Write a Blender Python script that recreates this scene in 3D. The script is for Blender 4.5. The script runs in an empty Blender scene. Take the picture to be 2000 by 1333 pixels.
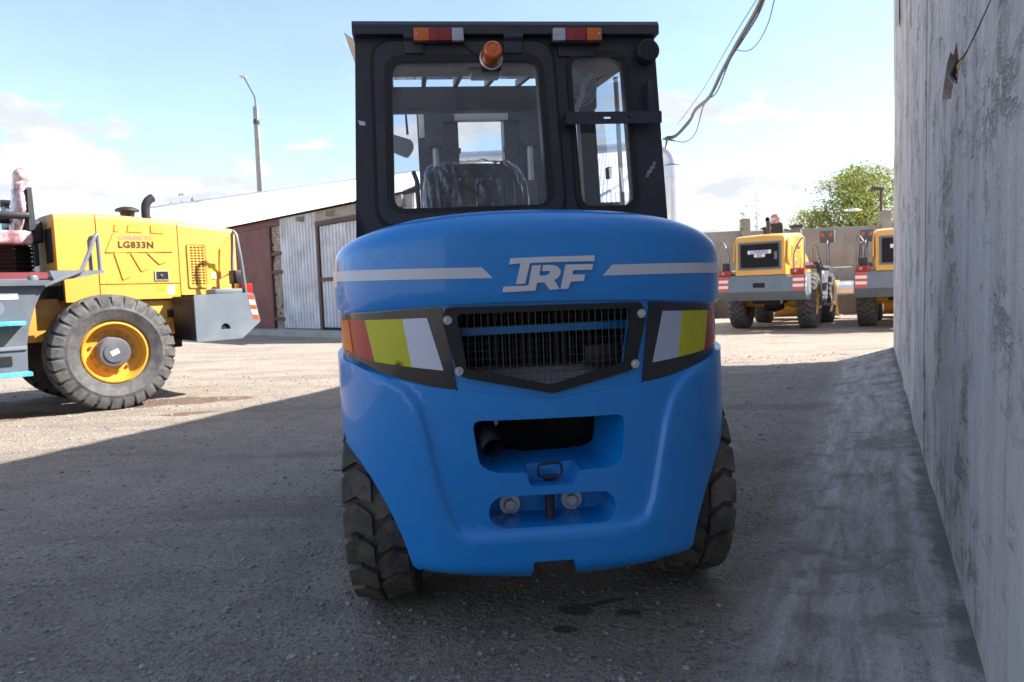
import bpy, bmesh, math, random
from math import sin, cos, pi, radians, sqrt
from mathutils import Vector, Matrix, noise
from mathutils.geometry import delaunay_2d_cdt

random.seed(7)
scene = bpy.context.scene
COL = scene.collection

# ------------------------------------------------------------------ camera
PITCH, ROLL, CAMZ = radians(4.0), 0.036, 1.2
fw = Vector((0, cos(PITCH), -sin(PITCH)))
rt0 = Vector((1, 0, 0))
up0 = rt0.cross(fw)
cr, sr = cos(ROLL), sin(ROLL)
rt = rt0 * cr - up0 * sr
up = rt0 * sr + up0 * cr
cam_data = bpy.data.cameras.new('camera')
cam = bpy.data.objects.new('camera', cam_data)
COL.objects.link(cam)
cam.matrix_world = Matrix(((rt.x, up.x, -fw.x, 0), (rt.y, up.y, -fw.y, 0), (rt.z, up.z, -fw.z, CAMZ), (0, 0, 0, 1)))
cam_data.sensor_width = 36
cam_data.lens = 25.2
cam_data.clip_start = 0.05
cam_data.clip_end = 3000
cam_data.dof.use_dof = True
cam_data.dof.focus_distance = 2.7
cam_data.dof.aperture_fstop = 6.0
scene.camera = cam

# ------------------------------------------------------------------ sky and sun
SUN_EL, SUN_AZ = radians(42), radians(3)      # azimuth counted from +X towards +Y
sun_dir = Vector((cos(SUN_EL) * cos(SUN_AZ), cos(SUN_EL) * sin(SUN_AZ), sin(SUN_EL)))
world = bpy.data.worlds.new('World')
scene.world = world
world.use_nodes = True
wn, wl = world.node_tree.nodes, world.node_tree.links
wn.clear()
w_out = wn.new('ShaderNodeOutputWorld')
w_bg = wn.new('ShaderNodeBackground')
w_bg.inputs['Strength'].default_value = 0.100
sky = wn.new('ShaderNodeTexSky')
sky.sky_type = 'NISHITA'
sky.sun_disc = False
sky.sun_elevation = SUN_EL
sky.sun_rotation = pi / 2 - SUN_AZ
sky.altitude = 100
sky.air_density = 1.0
sky.dust_density = 1.0
sky.ozone_density = 1.2


def wnode(t, **kw):
    n = wn.new(t)
    for k, v in kw.items():
        setattr(n, k, v)
    return n


def wmath(op, a, b=None, c=None, clamp=False):
    n = wnode('ShaderNodeMath', operation=op, use_clamp=clamp)
    for i, v in enumerate((a, b, c)):
        if v is None:
            continue
        if hasattr(v, 'is_output'):
            wl.new(v, n.inputs[i])
        else:
            n.inputs[i].default_value = v
    return n.outputs[0]


tc = wnode('ShaderNodeTexCoord')
sep = wnode('ShaderNodeSeparateXYZ')
wl.new(tc.outputs['Generated'], sep.inputs[0])
zc = wmath('MAXIMUM', sep.outputs['Z'], 0.0)
den = wmath('ADD', zc, 0.22)
comb = wnode('ShaderNodeCombineXYZ')
wl.new(wmath('DIVIDE', sep.outputs['X'], den), comb.inputs[0])
wl.new(wmath('DIVIDE', sep.outputs['Y'], den), comb.inputs[1])
wl.new(wmath('MULTIPLY', zc, 1.6), comb.inputs[2])
cn = wnode('ShaderNodeTexNoise')
cn.inputs['Scale'].default_value = 2.1
cn.inputs['Detail'].default_value = 9
cn.inputs['Roughness'].default_value = 0.55
cn.inputs['Distortion'].default_value = 0.1
CLOUD_OFF = (21.0, 3.3, 7.7)
mp = wnode('ShaderNodeMapping')
mp.inputs['Location'].default_value = CLOUD_OFF
wl.new(comb.outputs[0], mp.inputs['Vector'])
wl.new(mp.outputs[0], cn.inputs['Vector'])
lowbias = wnode('ShaderNodeMapRange')
lowbias.inputs['From Min'].default_value = 0.05
lowbias.inputs['From Max'].default_value = 0.33
lowbias.inputs['To Min'].default_value = 0.125
lowbias.inputs['To Max'].default_value = -0.10
wl.new(zc, lowbias.inputs['Value'])
cm = wmath('ADD', cn.outputs['Fac'], lowbias.outputs[0])
cmask = wnode('ShaderNodeMapRange', interpolation_type='SMOOTHSTEP')
cmask.inputs['To Min'].default_value = 0.10
cmask.inputs['From Min'].default_value = 0.535
cmask.inputs['From Max'].default_value = 0.605
wl.new(cm, cmask.inputs['Value'])
cn2 = wnode('ShaderNodeTexNoise')
cn2.inputs['Scale'].default_value = 4.5
cn2.inputs['Detail'].default_value = 6
wl.new(mp.outputs[0], cn2.inputs['Vector'])
ccol = wnode('ShaderNodeValToRGB')
ccol.color_ramp.elements[0].position = 0.38
ccol.color_ramp.elements[0].color = (2.75, 2.87, 3.1, 1)
ccol.color_ramp.elements[1].position = 0.62
ccol.color_ramp.elements[1].color = (3.8, 3.8, 3.8, 1)
wl.new(cn2.outputs['Fac'], ccol.inputs['Fac'])
wmix = wnode('ShaderNodeMix', data_type='RGBA')
wl.new(cmask.outputs[0], wmix.inputs['Factor'])
wl.new(sky.outputs[0], wmix.inputs['A'])
wl.new(ccol.outputs[0], wmix.inputs['B'])
wl.new(wmix.outputs['Result'], w_bg.inputs['Color'])
wl.new(w_bg.outputs[0], w_out.inputs['Surface'])

sun_data = bpy.data.lights.new('sun', 'SUN')
sun_data.energy = 4.4
sun_data.angle = radians(0.55)
sun_data.color = (1.0, 0.96, 0.90)
sun = bpy.data.objects.new('sun', sun_data)
COL.objects.link(sun)
sun.rotation_euler = (-sun_dir).to_track_quat('-Z', 'Y').to_euler()
sun.location = (30, 0, 30)

scene.cycles.max_bounces = 6
scene.cycles.diffuse_bounces = 3
scene.cycles.glossy_bounces = 3
scene.cycles.transmission_bounces = 4
scene.cycles.transparent_max_bounces = 16
scene.cycles.caustics_reflective = False
scene.cycles.caustics_refractive = False
vs = scene.view_settings
vs.view_transform = 'Standard'
vs.look = 'None'
vs.exposure = 1.65
vs.gamma = 1.0
vs.use_curve_mapping = False

# ------------------------------------------------------------------ materials
MATS = {}


class NT:
    """small helper around a node tree"""
    def __init__(self, tree):
        self.n, self.l = tree.nodes, tree.links

    def new(self, t, **kw):
        n = self.n.new(t)
        for k, v in kw.items():
            setattr(n, k, v)
        return n

    def set(self, sock, v):
        if hasattr(v, 'is_output'):
            self.l.new(v, sock)
        elif isinstance(v, (tuple, list)) and len(v) == 3 and sock.type == 'RGBA':
            sock.default_value = (*v, 1)
        else:
            sock.default_value = v

    def coord(self, kind='Object', scale=(1, 1, 1)):
        t = self.new('ShaderNodeTexCoord')
        m = self.new('ShaderNodeMapping')
        m.inputs['Scale'].default_value = scale
        self.l.new(t.outputs[kind], m.inputs['Vector'])
        return m.outputs[0]

    def noise(self, vec, scale, detail=4, rough=0.55, dist=0.0):
        n = self.new('ShaderNodeTexNoise')
        self.l.new(vec, n.inputs['Vector'])
        n.inputs['Scale'].default_value = scale
        n.inputs['Detail'].default_value = detail
        n.inputs['Roughness'].default_value = rough
        n.inputs['Distortion'].default_value = dist
        return n.outputs['Fac']

    def vor(self, vec, scale, feature='F1', out='Distance', rand=1.0):
        n = self.new('ShaderNodeTexVoronoi', feature=feature)
        self.l.new(vec, n.inputs['Vector'])
        n.inputs['Scale'].default_value = scale
        n.inputs['Randomness'].default_value = rand
        return n.outputs[out]

    def ramp(self, fac, stops):
        r = self.new('ShaderNodeValToRGB')
        e = r.color_ramp.elements
        while len(e) < len(stops):
            e.new(0.5)
        for i, (p, c) in enumerate(stops):
            e[i].position = p
            e[i].color = (*c, 1) if isinstance(c, (tuple, list)) else (c, c, c, 1)
        self.l.new(fac, r.inputs['Fac'])
        return r.outputs['Color']

    def mix(self, fac, a, b, blend='MIX'):
        m = self.new('ShaderNodeMix', data_type='RGBA', blend_type=blend)
        self.set(m.inputs['Factor'], fac)
        self.set(m.inputs['A'], a)
        self.set(m.inputs['B'], b)
        return m.outputs['Result']

    def math(self, op, a, b=None, clamp=False):
        n = self.new('ShaderNodeMath', operation=op, use_clamp=clamp)
        self.set(n.inputs[0], a)
        if b is not None:
            self.set(n.inputs[1], b)
        return n.outputs[0]

    def smooth(self, v, a, b, c=0.0, d=1.0):
        n = self.new('ShaderNodeMapRange', interpolation_type='SMOOTHSTEP')
        self.set(n.inputs['Value'], v)
        for k, x in (('From Min', a), ('From Max', b), ('To Min', c), ('To Max', d)):
            n.inputs[k].default_value = x
        return n.outputs[0]

    def bump(self, h, strength, dist, normal=None):
        b = self.new('ShaderNodeBump')
        b.inputs['Strength'].default_value = strength
        b.inputs['Distance'].default_value = dist
        self.l.new(h, b.inputs['Height'])
        if normal is not None:
            self.l.new(normal, b.inputs['Normal'])
        return b.outputs[0]


def new_mat(name):
    m = bpy.data.materials.new(name)
    m.use_nodes = True
    m.node_tree.nodes.clear()
    nt = NT(m.node_tree)
    out = nt.new('ShaderNodeOutputMaterial')
    p = nt.new('ShaderNodeBsdfPrincipled')
    nt.l.new(p.outputs[0], out.inputs['Surface'])
    MATS[name] = m
    return m, nt, p, out


def paint(name, col, rough=0.35, metal=0.0, var=0.12, vs_=3.0, bump=0.0, bs=60, dirt=None, damt=0.0, dsc=4.0, coat=0.0, bevel=0.0, spec=0.5, drops=None):
    """painted, plastic or metal surface with some unevenness and dust"""
    m, nt, p, out = new_mat(name)
    v = nt.coord()
    n1 = nt.noise(v, vs_, 5)
    lo = tuple(c * (1 - var) for c in col)
    hi = tuple(min(1, c * (1 + var)) for c in col)
    c = nt.ramp(n1, [(0.3, lo), (0.7, hi)])
    if dirt is not None:
        n2 = nt.noise(v, dsc, 8, 0.65)
        f = nt.math('MULTIPLY', nt.smooth(n2, 0.42, 0.75), damt)
        c = nt.mix(f, c, dirt)
        nt.set(p.inputs['Roughness'], nt.math('ADD', nt.math('MULTIPLY', f, 0.5), rough, True))
    else:
        n3 = nt.noise(v, vs_ * 6, 3)
        nt.set(p.inputs['Roughness'], nt.math('ADD', nt.math('MULTIPLY', n3, 0.12), rough - 0.06, True))
    if drops:
        vd = nt.vor(v, 46)
        vc = nt.new('ShaderNodeSeparateColor')
        nt.l.new(nt.vor(v, 46, 'F1', 'Color'), vc.inputs[0])
        dm = nt.math('MULTIPLY', nt.smooth(vd, 0.13, 0.06), nt.smooth(vc.outputs[0], 0.86, 0.90))
        c = nt.mix(nt.math('MULTIPLY', dm, 0.7), c, drops)
    nt.set(p.inputs['Base Color'], c)
    p.inputs['Metallic'].default_value = metal
    p.inputs['Coat Weight'].default_value = coat
    p.inputs['Coat Roughness'].default_value = 0.035
    p.inputs['Specular IOR Level'].default_value = spec
    nrm = None
    if bevel:
        b = nt.new('ShaderNodeBevel', samples=4)
        b.inputs['Radius'].default_value = bevel
        nrm = b.outputs[0]
    if bump:
        nrm = nt.bump(nt.noise(v, bs, 6), bump, 0.01, nrm)
    if nrm is not None:
        nt.l.new(nrm, p.inputs['Normal'])
    return m


def glass(name, tint=(0.93, 0.96, 0.97), refl=0.07, haze=0.04, rough=0.01, hcol=(0.6, 0.62, 0.65)):
    """thin pane: mostly clear, a fresnel reflection and a diffuse film for dust and painted reflections"""
    m, nt, p, out = new_mat(name)
    nt.n.remove(p)
    tr = nt.new('ShaderNodeBsdfTransparent')
    tr.inputs[0].default_value = (*tint, 1)
    gl = nt.new('ShaderNodeBsdfGlossy')
    gl.inputs['Roughness'].default_value = rough
    df = nt.new('ShaderNodeBsdfDiffuse')
    df.inputs[0].default_value = (*hcol, 1)
    fr = nt.new('ShaderNodeFresnel')
    fr.inputs['IOR'].default_value = 1.45
    v = nt.coord()
    hz = nt.math('MULTIPLY', nt.ramp(nt.noise(v, 5, 8, 0.7), [(0.35, 0.3), (0.75, 1.0)]), haze)
    m1 = nt.new('ShaderNodeMixShader')
    nt.l.new(hz, m1.inputs[0])
    nt.l.new(tr.outputs[0], m1.inputs[1])
    nt.l.new(df.outputs[0], m1.inputs[2])
    m2 = nt.new('ShaderNodeMixShader')
    nt.l.new(nt.math('MULTIPLY', fr.outputs[0], refl / 0.04, True), m2.inputs[0])
    nt.l.new(m1.outputs[0], m2.inputs[1])
    nt.l.new(gl.outputs[0], m2.inputs[2])
    nt.l.new(m2.outputs[0], out.inputs['Surface'])
    return m


def lens(name, col, rough=0.12):
    m, nt, p, out = new_mat(name)
    v = nt.coord()
    h = nt.vor(v, 160, 'F1', 'Distance', 0.0)
    nt.set(p.inputs['Base Color'], nt.mix(nt.smooth(h, 0.1, 0.7), col, tuple(c * 0.55 for c in col)))
    p.inputs['Roughness'].default_value = rough
    p.inputs['Coat Weight'].default_value = 0.6
    nt.l.new(nt.bump(h, 0.25, 0.002), p.inputs['Normal'])
    return m


DUST = (0.30, 0.25, 0.19)
paint('blue_paint', (0.002, 0.218, 0.62), 0.34, var=0.05, vs_=2.2, bump=0.022, bs=11, dirt=(0.05, 0.26, 0.60), damt=0.16, dsc=6.0, coat=0.5, bevel=0.0045, drops=(0.28, 0.46, 0.72))
paint('cab_paint', (0.026, 0.027, 0.036), 0.42, var=0.12, bump=0.03, bs=120, dirt=(0.09, 0.085, 0.09), damt=0.22, dsc=2.5)
paint('gasket', (0.009, 0.008, 0.009), 0.55, var=0.2)
paint('black_steel', (0.018, 0.017, 0.020), 0.40, var=0.2, bump=0.05, bs=80, dirt=(0.09, 0.08, 0.07), damt=0.25)
paint('black_decal', (0.016, 0.015, 0.019), 0.26, var=0.15, coat=0.3)
paint('stripe_white', (0.62, 0.62, 0.66), 0.3, var=0.05)
paint('decal_white', (0.60, 0.63, 0.72), 0.25, var=0.04)
paint('decal_grey', (0.44, 0.47, 0.58), 0.25, var=0.04)
paint('decal_yellow', (0.52, 0.50, 0.012), 0.25, var=0.05)
paint('decal_red', (0.42, 0.022, 0.018), 0.25, var=0.06)
paint('decal_orange', (0.78, 0.17, 0.012), 0.25, var=0.06)
paint('logo_white', (0.66, 0.64, 0.68), 0.38, var=0.05)
paint('bolt_steel', (0.55, 0.55, 0.55), 0.30, metal=0.9, var=0.2, vs_=30)
paint('dark_cavity', (0.010, 0.010, 0.011), 0.8, var=0.3)
paint('radiator', (0.022, 0.021, 0.022), 0.6, var=0.3, vs_=10)
paint('shelf_grey', (0.35, 0.35, 0.36), 0.5, var=0.2, dirt=DUST, damt=0.5)
paint('galvanised', (0.52, 0.50, 0.48), 0.45, metal=0.5, var=0.2)
paint('seat_vinyl', (0.016, 0.016, 0.018), 0.5, var=0.2, bump=0.1, bs=40)
paint('ceiling_board', (0.30, 0.28, 0.25), 0.6, var=0.2, vs_=2)
paint('fan_plastic', (0.80, 0.78, 0.75), 0.4, var=0.08)
paint('fan_blade', (0.03, 0.22, 0.19), 0.35, var=0.1)
paint('mast_steel', (0.035, 0.038, 0.050), 0.40, var=0.25, dirt=(0.12, 0.11, 0.10), damt=0.3)
paint('chalk', (0.65, 0.65, 0.66), 0.9)
lens('lens_red', (0.33, 0.008, 0.018))
lens('lens_amber', (0.80, 0.15, 0.010))
lens('lens_clear', (0.55, 0.55, 0.62))
paint('yellow_paint', (0.72, 0.385, 0.075), 0.30, var=0.04, vs_=2, dirt=(0.70, 0.42, 0.10), damt=0.25, dsc=3, coat=0.3)
paint('rim_yellow', (0.68, 0.33, 0.035), 0.35, var=0.06, dirt=(0.35, 0.22, 0.08), damt=0.25)
paint('loader_grey', (0.115, 0.130, 0.155), 0.42, var=0.06, dirt=(0.22, 0.21, 0.19), damt=0.3, dsc=3)
paint('bumper_grey', (0.155, 0.185, 0.215), 0.42, var=0.05, dirt=(0.28, 0.27, 0.25), damt=0.3, dsc=3)
paint('rail_grey', (0.16, 0.17, 0.19), 0.35, var=0.08)
paint('hub_grey', (0.10, 0.105, 0.12), 0.4, var=0.1, dirt=(0.25, 0.22, 0.18), damt=0.3)
paint('label_white', (0.78, 0.77, 0.72), 0.5, var=0.04)
paint('label_yellow', (0.80, 0.58, 0.02), 0.45, var=0.05)
paint('reflect_red', (0.72, 0.085, 0.02), 0.35, var=0.06)
paint('reflect_white', (0.80, 0.79, 0.77), 0.35, var=0.04)
paint('print_dark', (0.07, 0.045, 0.03), 0.4, var=0.1)
paint('print_pale', (0.36, 0.27, 0.22), 0.4, var=0.1)
paint('sign_violet', (0.16, 0.14, 0.42), 0.4, var=0.1)
paint('teal_wrap', (0.07, 0.36, 0.46), 0.22, var=0.3, vs_=14, bump=0.5, bs=25, dirt=(0.5, 0.55, 0.55), damt=0.4, dsc=12)
paint('seat_wrap', (0.33, 0.16, 0.17), 0.16, var=0.45, vs_=7, bump=0.9, bs=14, dirt=(0.75, 0.72, 0.72), damt=0.75, dsc=7, coat=0.6)
paint('floor_mat', (0.20, 0.035, 0.045), 0.6, var=0.15)
glass('cab_glass', (0.93, 0.95, 0.97), 0.05, 0.075)  # haze also paints in a veil of reflections on the panes
glass('roof_glass', (0.80, 0.88, 0.95), 0.07, 0.10)
glass('pane_tint', (0.70, 0.85, 0.85), 0.06, 0.18)
glass('wrap_film', (0.86, 0.86, 0.88), 0.10, 0.07, 0.10)


def rubber(name, col, mud, amt):
    m, nt, p, out = new_mat(name)
    v = nt.coord()
    c = nt.ramp(nt.noise(v, 6, 6), [(0.3, tuple(x * 0.7 for x in col)), (0.7, tuple(x * 1.35 for x in col))])
    f = nt.math('MULTIPLY', nt.smooth(nt.noise(v, 9, 8, 0.7), 0.38, 0.68), amt)
    sp = nt.smooth(nt.noise(v, 70, 3, 0.6), 0.60, 0.68)
    c = nt.mix(f, c, mud)
    c = nt.mix(nt.math('MULTIPLY', sp, 0.75), c, tuple(x * 0.35 for x in col))
    nt.set(p.inputs['Base Color'], c)
    p.inputs['Roughness'].default_value = 0.72
    nt.l.new(nt.bump(nt.noise(v, 90, 5), 0.25, 0.006), p.inputs['Normal'])
    return m


rubber('rubber_muddy', (0.060, 0.053, 0.046), (0.19, 0.15, 0.11), 0.8)
rubber('rubber_new', (0.055, 0.055, 0.058), (0.16, 0.145, 0.13), 0.6)

# ------------------------------------------------------------------ mesh helpers
class MB:
    """collects shapes that become one mesh"""
    def __init__(self):
        self.v, self.f = [], []

    def add(self, verts, faces):
        o = len(self.v)
        self.v += [Vector(p) for p in verts]
        self.f += [tuple(i + o for i in f) for f in faces]
        return self

    def box(self, c, s, rot=None, taper=None):
        x, y, z = s[0] / 2, s[1] / 2, s[2] / 2
        vs_ = [Vector((sx * x, sy * y, sz * z)) for sz in (-1, 1) for sy in (-1, 1) for sx in (-1, 1)]
        if taper:
            for q in vs_[4:]:
                q.x *= taper[0]
                q.y *= taper[1]
        if rot is not None:
            R = rot if isinstance(rot, Matrix) else Matrix.Rotation(rot, 3, 'Z')
            vs_ = [R @ q for q in vs_]
        vs_ = [q + Vector(c) for q in vs_]
        return self.add(vs_, [(0, 2, 3, 1), (4, 5, 7, 6), (0, 1, 5, 4), (2, 6, 7, 3), (0, 4, 6, 2), (1, 3, 7, 5)])

    def bb(self, a, b):
        return self.box([(p + q) / 2 for p, q in zip(a, b)], [abs(q - p) for p, q in zip(a, b)])

    def bbox(self, a, b, r=0.01, seg=2):
        """bevelled box between two corners"""
        bm = bmesh.new()
        m = MB().bb(a, b)
        vv = [bm.verts.new(p) for p in m.v]
        for f in m.f:
            bm.faces.new([vv[i] for i in f])
        bmesh.ops.bevel(bm, geom=bm.edges[:], offset=r, segments=seg, affect='EDGES', profile=0.6)
        bm.verts.index_update()
        self.add([v.co.copy() for v in bm.verts], [tuple(v.index for v in f.verts) for f in bm.faces])
        bm.free()
        return self

    def prism(self, poly, axis, a, b, inset=0.0):
        """polygon in the two other axes, extruded along axis from a to b"""
        n = len(poly)
        def mk(p, t):
            if axis == 'x':
                return (t, p[0], p[1])
            if axis == 'y':
                return (p[0], t, p[1])
            return (p[0], p[1], t)
        vs_ = [mk(p, a) for p in poly] + [mk(p, b) for p in poly]
        fs = [tuple(range(n - 1, -1, -1)), tuple(range(n, 2 * n))]
        fs += [(i, (i + 1) % n, n + (i + 1) % n, n + i) for i in range(n)]
        return self.add(vs_, fs)

    def ring(self, outer, inner, axis, a, b):
        """plate with one hole; outer and inner have equal counts"""
        n = len(outer)
        def mk(p, t):
            if axis == 'x':
                return (t, p[0], p[1])
            if axis == 'y':
                return (p[0], t, p[1])
            return (p[0], p[1], t)
        vs_ = [mk(p, a) for p in outer] + [mk(p, a) for p in inner] + [mk(p, b) for p in outer] + [mk(p, b) for p in inner]
        fs = []
        for i in range(n):
            j = (i + 1) % n
            fs += [(i, j, n + j, n + i), (2 * n + i, 3 * n + i, 3 * n + j, 2 * n + j),
                   (i, 2 * n + i, 2 * n + j, j), (n + i, n + j, 3 * n + j, 3 * n + i)]
        return self.add(vs_, fs)

    def tube(self, path, r, n=8, cap=True, up=None):
        path = [Vector(p) for p in path]
        rs = r if isinstance(r, (list, tuple)) else [r] * len(path)
        o = len(self.v)
        prev = None
        for i, p in enumerate(path):
            t = (path[min(i + 1, len(path) - 1)] - path[max(i - 1, 0)])
            t = t.normalized() if t.length > 1e-9 else Vector((0, 0, 1))
            if prev is None:
                ref = Vector((0, 0, 1)) if abs(t.z) < 0.9 else Vector((1, 0, 0))
                u = t.cross(ref).normalized()
            else:
                u = (prev - t * prev.dot(t))
                u = u.normalized() if u.length > 1e-6 else t.orthogonal().normalized()
            prev = u
            w = t.cross(u)
            for k in range(n):
                a = 2 * pi * k / n
                self.v.append(p + (u * cos(a) + w * sin(a)) * rs[i])
        for i in range(len(path) - 1):
            for k in range(n):
                k2 = (k + 1) % n
                self.f.append((o + i * n + k, o + i * n + k2, o + (i + 1) * n + k2, o + (i + 1) * n + k))
        if cap:
            self.f.append(tuple(o + k for k in range(n - 1, -1, -1)))
            e = o + (len(path) - 1) * n
            self.f.append(tuple(e + k for k in range(n)))
        return self

    def lathe(self, prof, axis='z', c=(0, 0, 0), n=32, closed=False, sq=None):
        """profile of (radius, height) turned about an axis"""
        o = len(self.v)
        c = Vector(c)
        for (r, h) in prof:
            for k in range(n):
                a = 2 * pi * k / n
                p, q = r * cos(a), r * sin(a)
                v = {'z': (p, q, h), 'x': (h, p, q), 'y': (p, h, q)}[axis]
                self.v.append(c + Vector(v))
        m = len(prof)
        for i in range(m if closed else m - 1):
            i2 = (i + 1) % m
            for k in range(n):
                k2 = (k + 1) % n
                self.f.append((o + i * n + k, o + i * n + k2, o + i2 * n + k2, o + i2 * n + k))
        return self

    def grid(self, fn, nu, nv):
        o = len(self.v)
        for j in range(nv + 1):
            for i in range(nu + 1):
                self.v.append(Vector(fn(i / nu, j / nv)))
        for j in range(nv):
            for i in range(nu):
                a = o + j * (nu + 1) + i
                self.f.append((a, a + 1, a + nu + 2, a + nu + 1))
        return self

    def xform(self, M):
        self.v = [M @ p for p in self.v]
        return self

    def mesh(self, name, smooth=None):
        me = bpy.data.meshes.new(name)
        me.from_pydata([tuple(p) for p in self.v], [], self.f)
        bm = bmesh.new()
        bm.from_mesh(me)
        bmesh.ops.remove_doubles(bm, verts=bm.verts, dist=1e-5)
        bmesh.ops.recalc_face_normals(bm, faces=bm.faces)
        if smooth is not None:
            for f in bm.faces:
                f.smooth = True
            th = radians(smooth)
            for e in bm.edges:
                if len(e.link_faces) == 2 and e.calc_face_angle(0) > th:
                    e.smooth = False
        bm.to_mesh(me)
        bm.free()
        return me

    def build(self, name, mat, parent=None, smooth=35, label=None):
        me = self.mesh(name, smooth)
        me.materials.append(MATS[mat])
        o = bpy.data.objects.new(name, me)
        COL.objects.link(o)
        if parent is not None:
            o.parent = parent
        if label:
            o['label'] = label
        return o


def empty(name, loc=(0, 0, 0), rz=0.0, parent=None):
    o = bpy.data.objects.new(name, None)
    COL.objects.link(o)
    o.location = loc
    o.rotation_euler = (0, 0, rz)
    o.empty_display_size = 0.2
    if parent is not None:
        o.parent = parent
    return o


def tag(o, label=None, cat=None, group=None, kind=None):
    for k, v in (('label', label), ('category', cat), ('group', group), ('kind', kind)):
        if v:
            o[k] = v
    return o


def copy_tree(o, parent=None):
    c = o.copy()
    COL.objects.link(c)
    c.parent = parent
    for ch in list(o.children):
        copy_tree(ch, c)
    return c


def piece(name, me, parent, M):
    """another object that shares a mesh"""
    o = bpy.data.objects.new(name, me)
    COL.objects.link(o)
    o.parent = parent
    o.matrix_local = M
    return o


def rrect(x0, x1, z0, z1, r, n=6):
    pts = []
    for cx, cz, a0 in ((x1 - r, z1 - r, 0), (x0 + r, z1 - r, 90), (x0 + r, z0 + r, 180), (x1 - r, z0 + r, 270)):
        for k in range(n + 1):
            a = radians(a0 + 90 * k / n)
            pts.append((cx + r * cos(a), cz + r * sin(a)))
    return pts


def rpoly(pts, r, n=5):
    """polygon with rounded corners; r one radius or one per corner"""
    out = []
    m = len(pts)
    for i in range(m):
        p0, p1, p2 = (Vector(pts[(i + k) % m]) for k in (-1, 0, 1))
        ri = r[i] if isinstance(r, (list, tuple)) else r
        a, b = (p0 - p1), (p2 - p1)
        la, lb = a.length, b.length
        d = min(ri, la * 0.49, lb * 0.49)
        if d < 1e-5:
            out.append(tuple(p1))
            continue
        q0, q2 = p1 + a / la * d, p1 + b / lb * d
        for k in range(n + 1):
            t = k / n
            q = q0 * (1 - t) ** 2 + p1 * 2 * t * (1 - t) + q2 * t * t
            out.append((q.x, q.y))
    return out


def inside(p, poly):
    x, y = p
    c = False
    j = len(poly) - 1
    for i in range(len(poly)):
        xi, yi = poly[i]
        xj, yj = poly[j]
        if (yi > y) != (yj > y) and x < (xj - xi) * (y - yi) / (yj - yi) + xi:
            c = not c
        j = i
    return c


def densify(pts, step, closed=True):
    out = []
    m = len(pts)
    for i in range(m if closed else m - 1):
        a, b = Vector(pts[i]), Vector(pts[(i + 1) % m])
        k = max(1, int(math.ceil((b - a).length / step)))
        out += [tuple(a + (b - a) * (t / k)) for t in range(k)]
    if not closed:
        out.append(tuple(pts[-1]))
    return out


def segdist(p, poly, closed=True):
    best = 1e9
    px, py = p
    m = len(poly)
    for i in range(m if closed else m - 1):
        ax, ay = poly[i]
        bx, by = poly[(i + 1) % m]
        dx, dy = bx - ax, by - ay
        L2 = dx * dx + dy * dy
        t = 0 if L2 == 0 else max(0, min(1, ((px - ax) * dx + (py - ay) * dy) / L2))
        d = (px - ax - t * dx) ** 2 + (py - ay - t * dy) ** 2
        if d < best:
            best = d
    return sqrt(best)


def fill(outline, holes=(), lines=(), step=0.03, dense=True):
    """triangulate a polygon with holes; returns points, faces and boundary edges"""
    pts, edges = [], []
    def addloop(l, closed=True):
        l = densify(l, step, closed) if dense else list(l)
        o = len(pts)
        pts.extend(l)
        n = len(l)
        edges.extend((o + i, o + (i + 1) % n) for i in range(n if closed else n - 1))
        return l
    ol = addloop(outline)
    hl = [addloop(h) for h in holes]
    ll = [addloop(l, False) for l in lines]
    if dense:
        xs = [p[0] for p in ol]
        ys = [p[1] for p in ol]
        x = min(xs) + step / 2
        row = 0
        while x < max(xs):
            y = min(ys) + step * (0.5 if row % 2 else 0.9)
            while y < max(ys):
                p = (x, y)
                if inside(p, ol) and not any(inside(p, h) for h in hl):
                    if segdist(p, ol) > step * 0.4 and all(segdist(p, h) > step * 0.4 for h in hl) and all(segdist(p, l, False) > step * 0.4 for l in ll):
                        pts.append(p)
                y += step
            x += step
            row += 1
    V, Ed, F, *_ = delaunay_2d_cdt([Vector(p) for p in pts], edges, [], 0, 1e-6)
    faces = []
    for f in F:
        c = sum((V[i] for i in f), Vector((0, 0))) / len(f)
        if inside(c, ol) and not any(inside(c, h) for h in hl):
            faces.append(tuple(f))
    cnt = {}
    for f in faces:
        for i in range(len(f)):
            e = tuple(sorted((f[i], f[(i + 1) % len(f)])))
            cnt[e] = cnt.get(e, 0) + 1
    return [tuple(v) for v in V], faces, [e for e, c in cnt.items() if c == 1]


def shell(outline, holes, fn, back, step=0.03, lines=()):
    """surface fn(p) over a polygon with holes, its rims carried to back(p)"""
    V, F, B = fill(outline, holes, lines, step)
    m = MB()
    m.v = [Vector(fn(p)) for p in V]
    m.f = list(F)
    bi = {}
    for a, b in B:
        for k in (a, b):
            if k not in bi:
                bi[k] = len(m.v)
                m.v.append(Vector(back(V[k])))
        m.f.append((a, b, bi[b], bi[a]))
    return m


def text_mesh(body, size, extrude=0.0, font=None, spacing=1.0, shear=0.0, bold=0.0):
    cu = bpy.data.curves.new('lettering', 'FONT')
    cu.body = body
    cu.size = size
    cu.extrude = extrude
    cu.align_x = 'CENTER'
    cu.align_y = 'CENTER'
    cu.space_character = spacing
    cu.shear = shear
    cu.offset = bold
    cu.resolution_u = 3
    ob = bpy.data.objects.new('lettering', cu)
    COL.objects.link(ob)
    dg = bpy.context.evaluated_depsgraph_get()
    me = bpy.data.meshes.new_from_object(ob.evaluated_get(dg))
    bpy.data.objects.remove(ob)
    bpy.data.curves.remove(cu)
    return me


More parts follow.
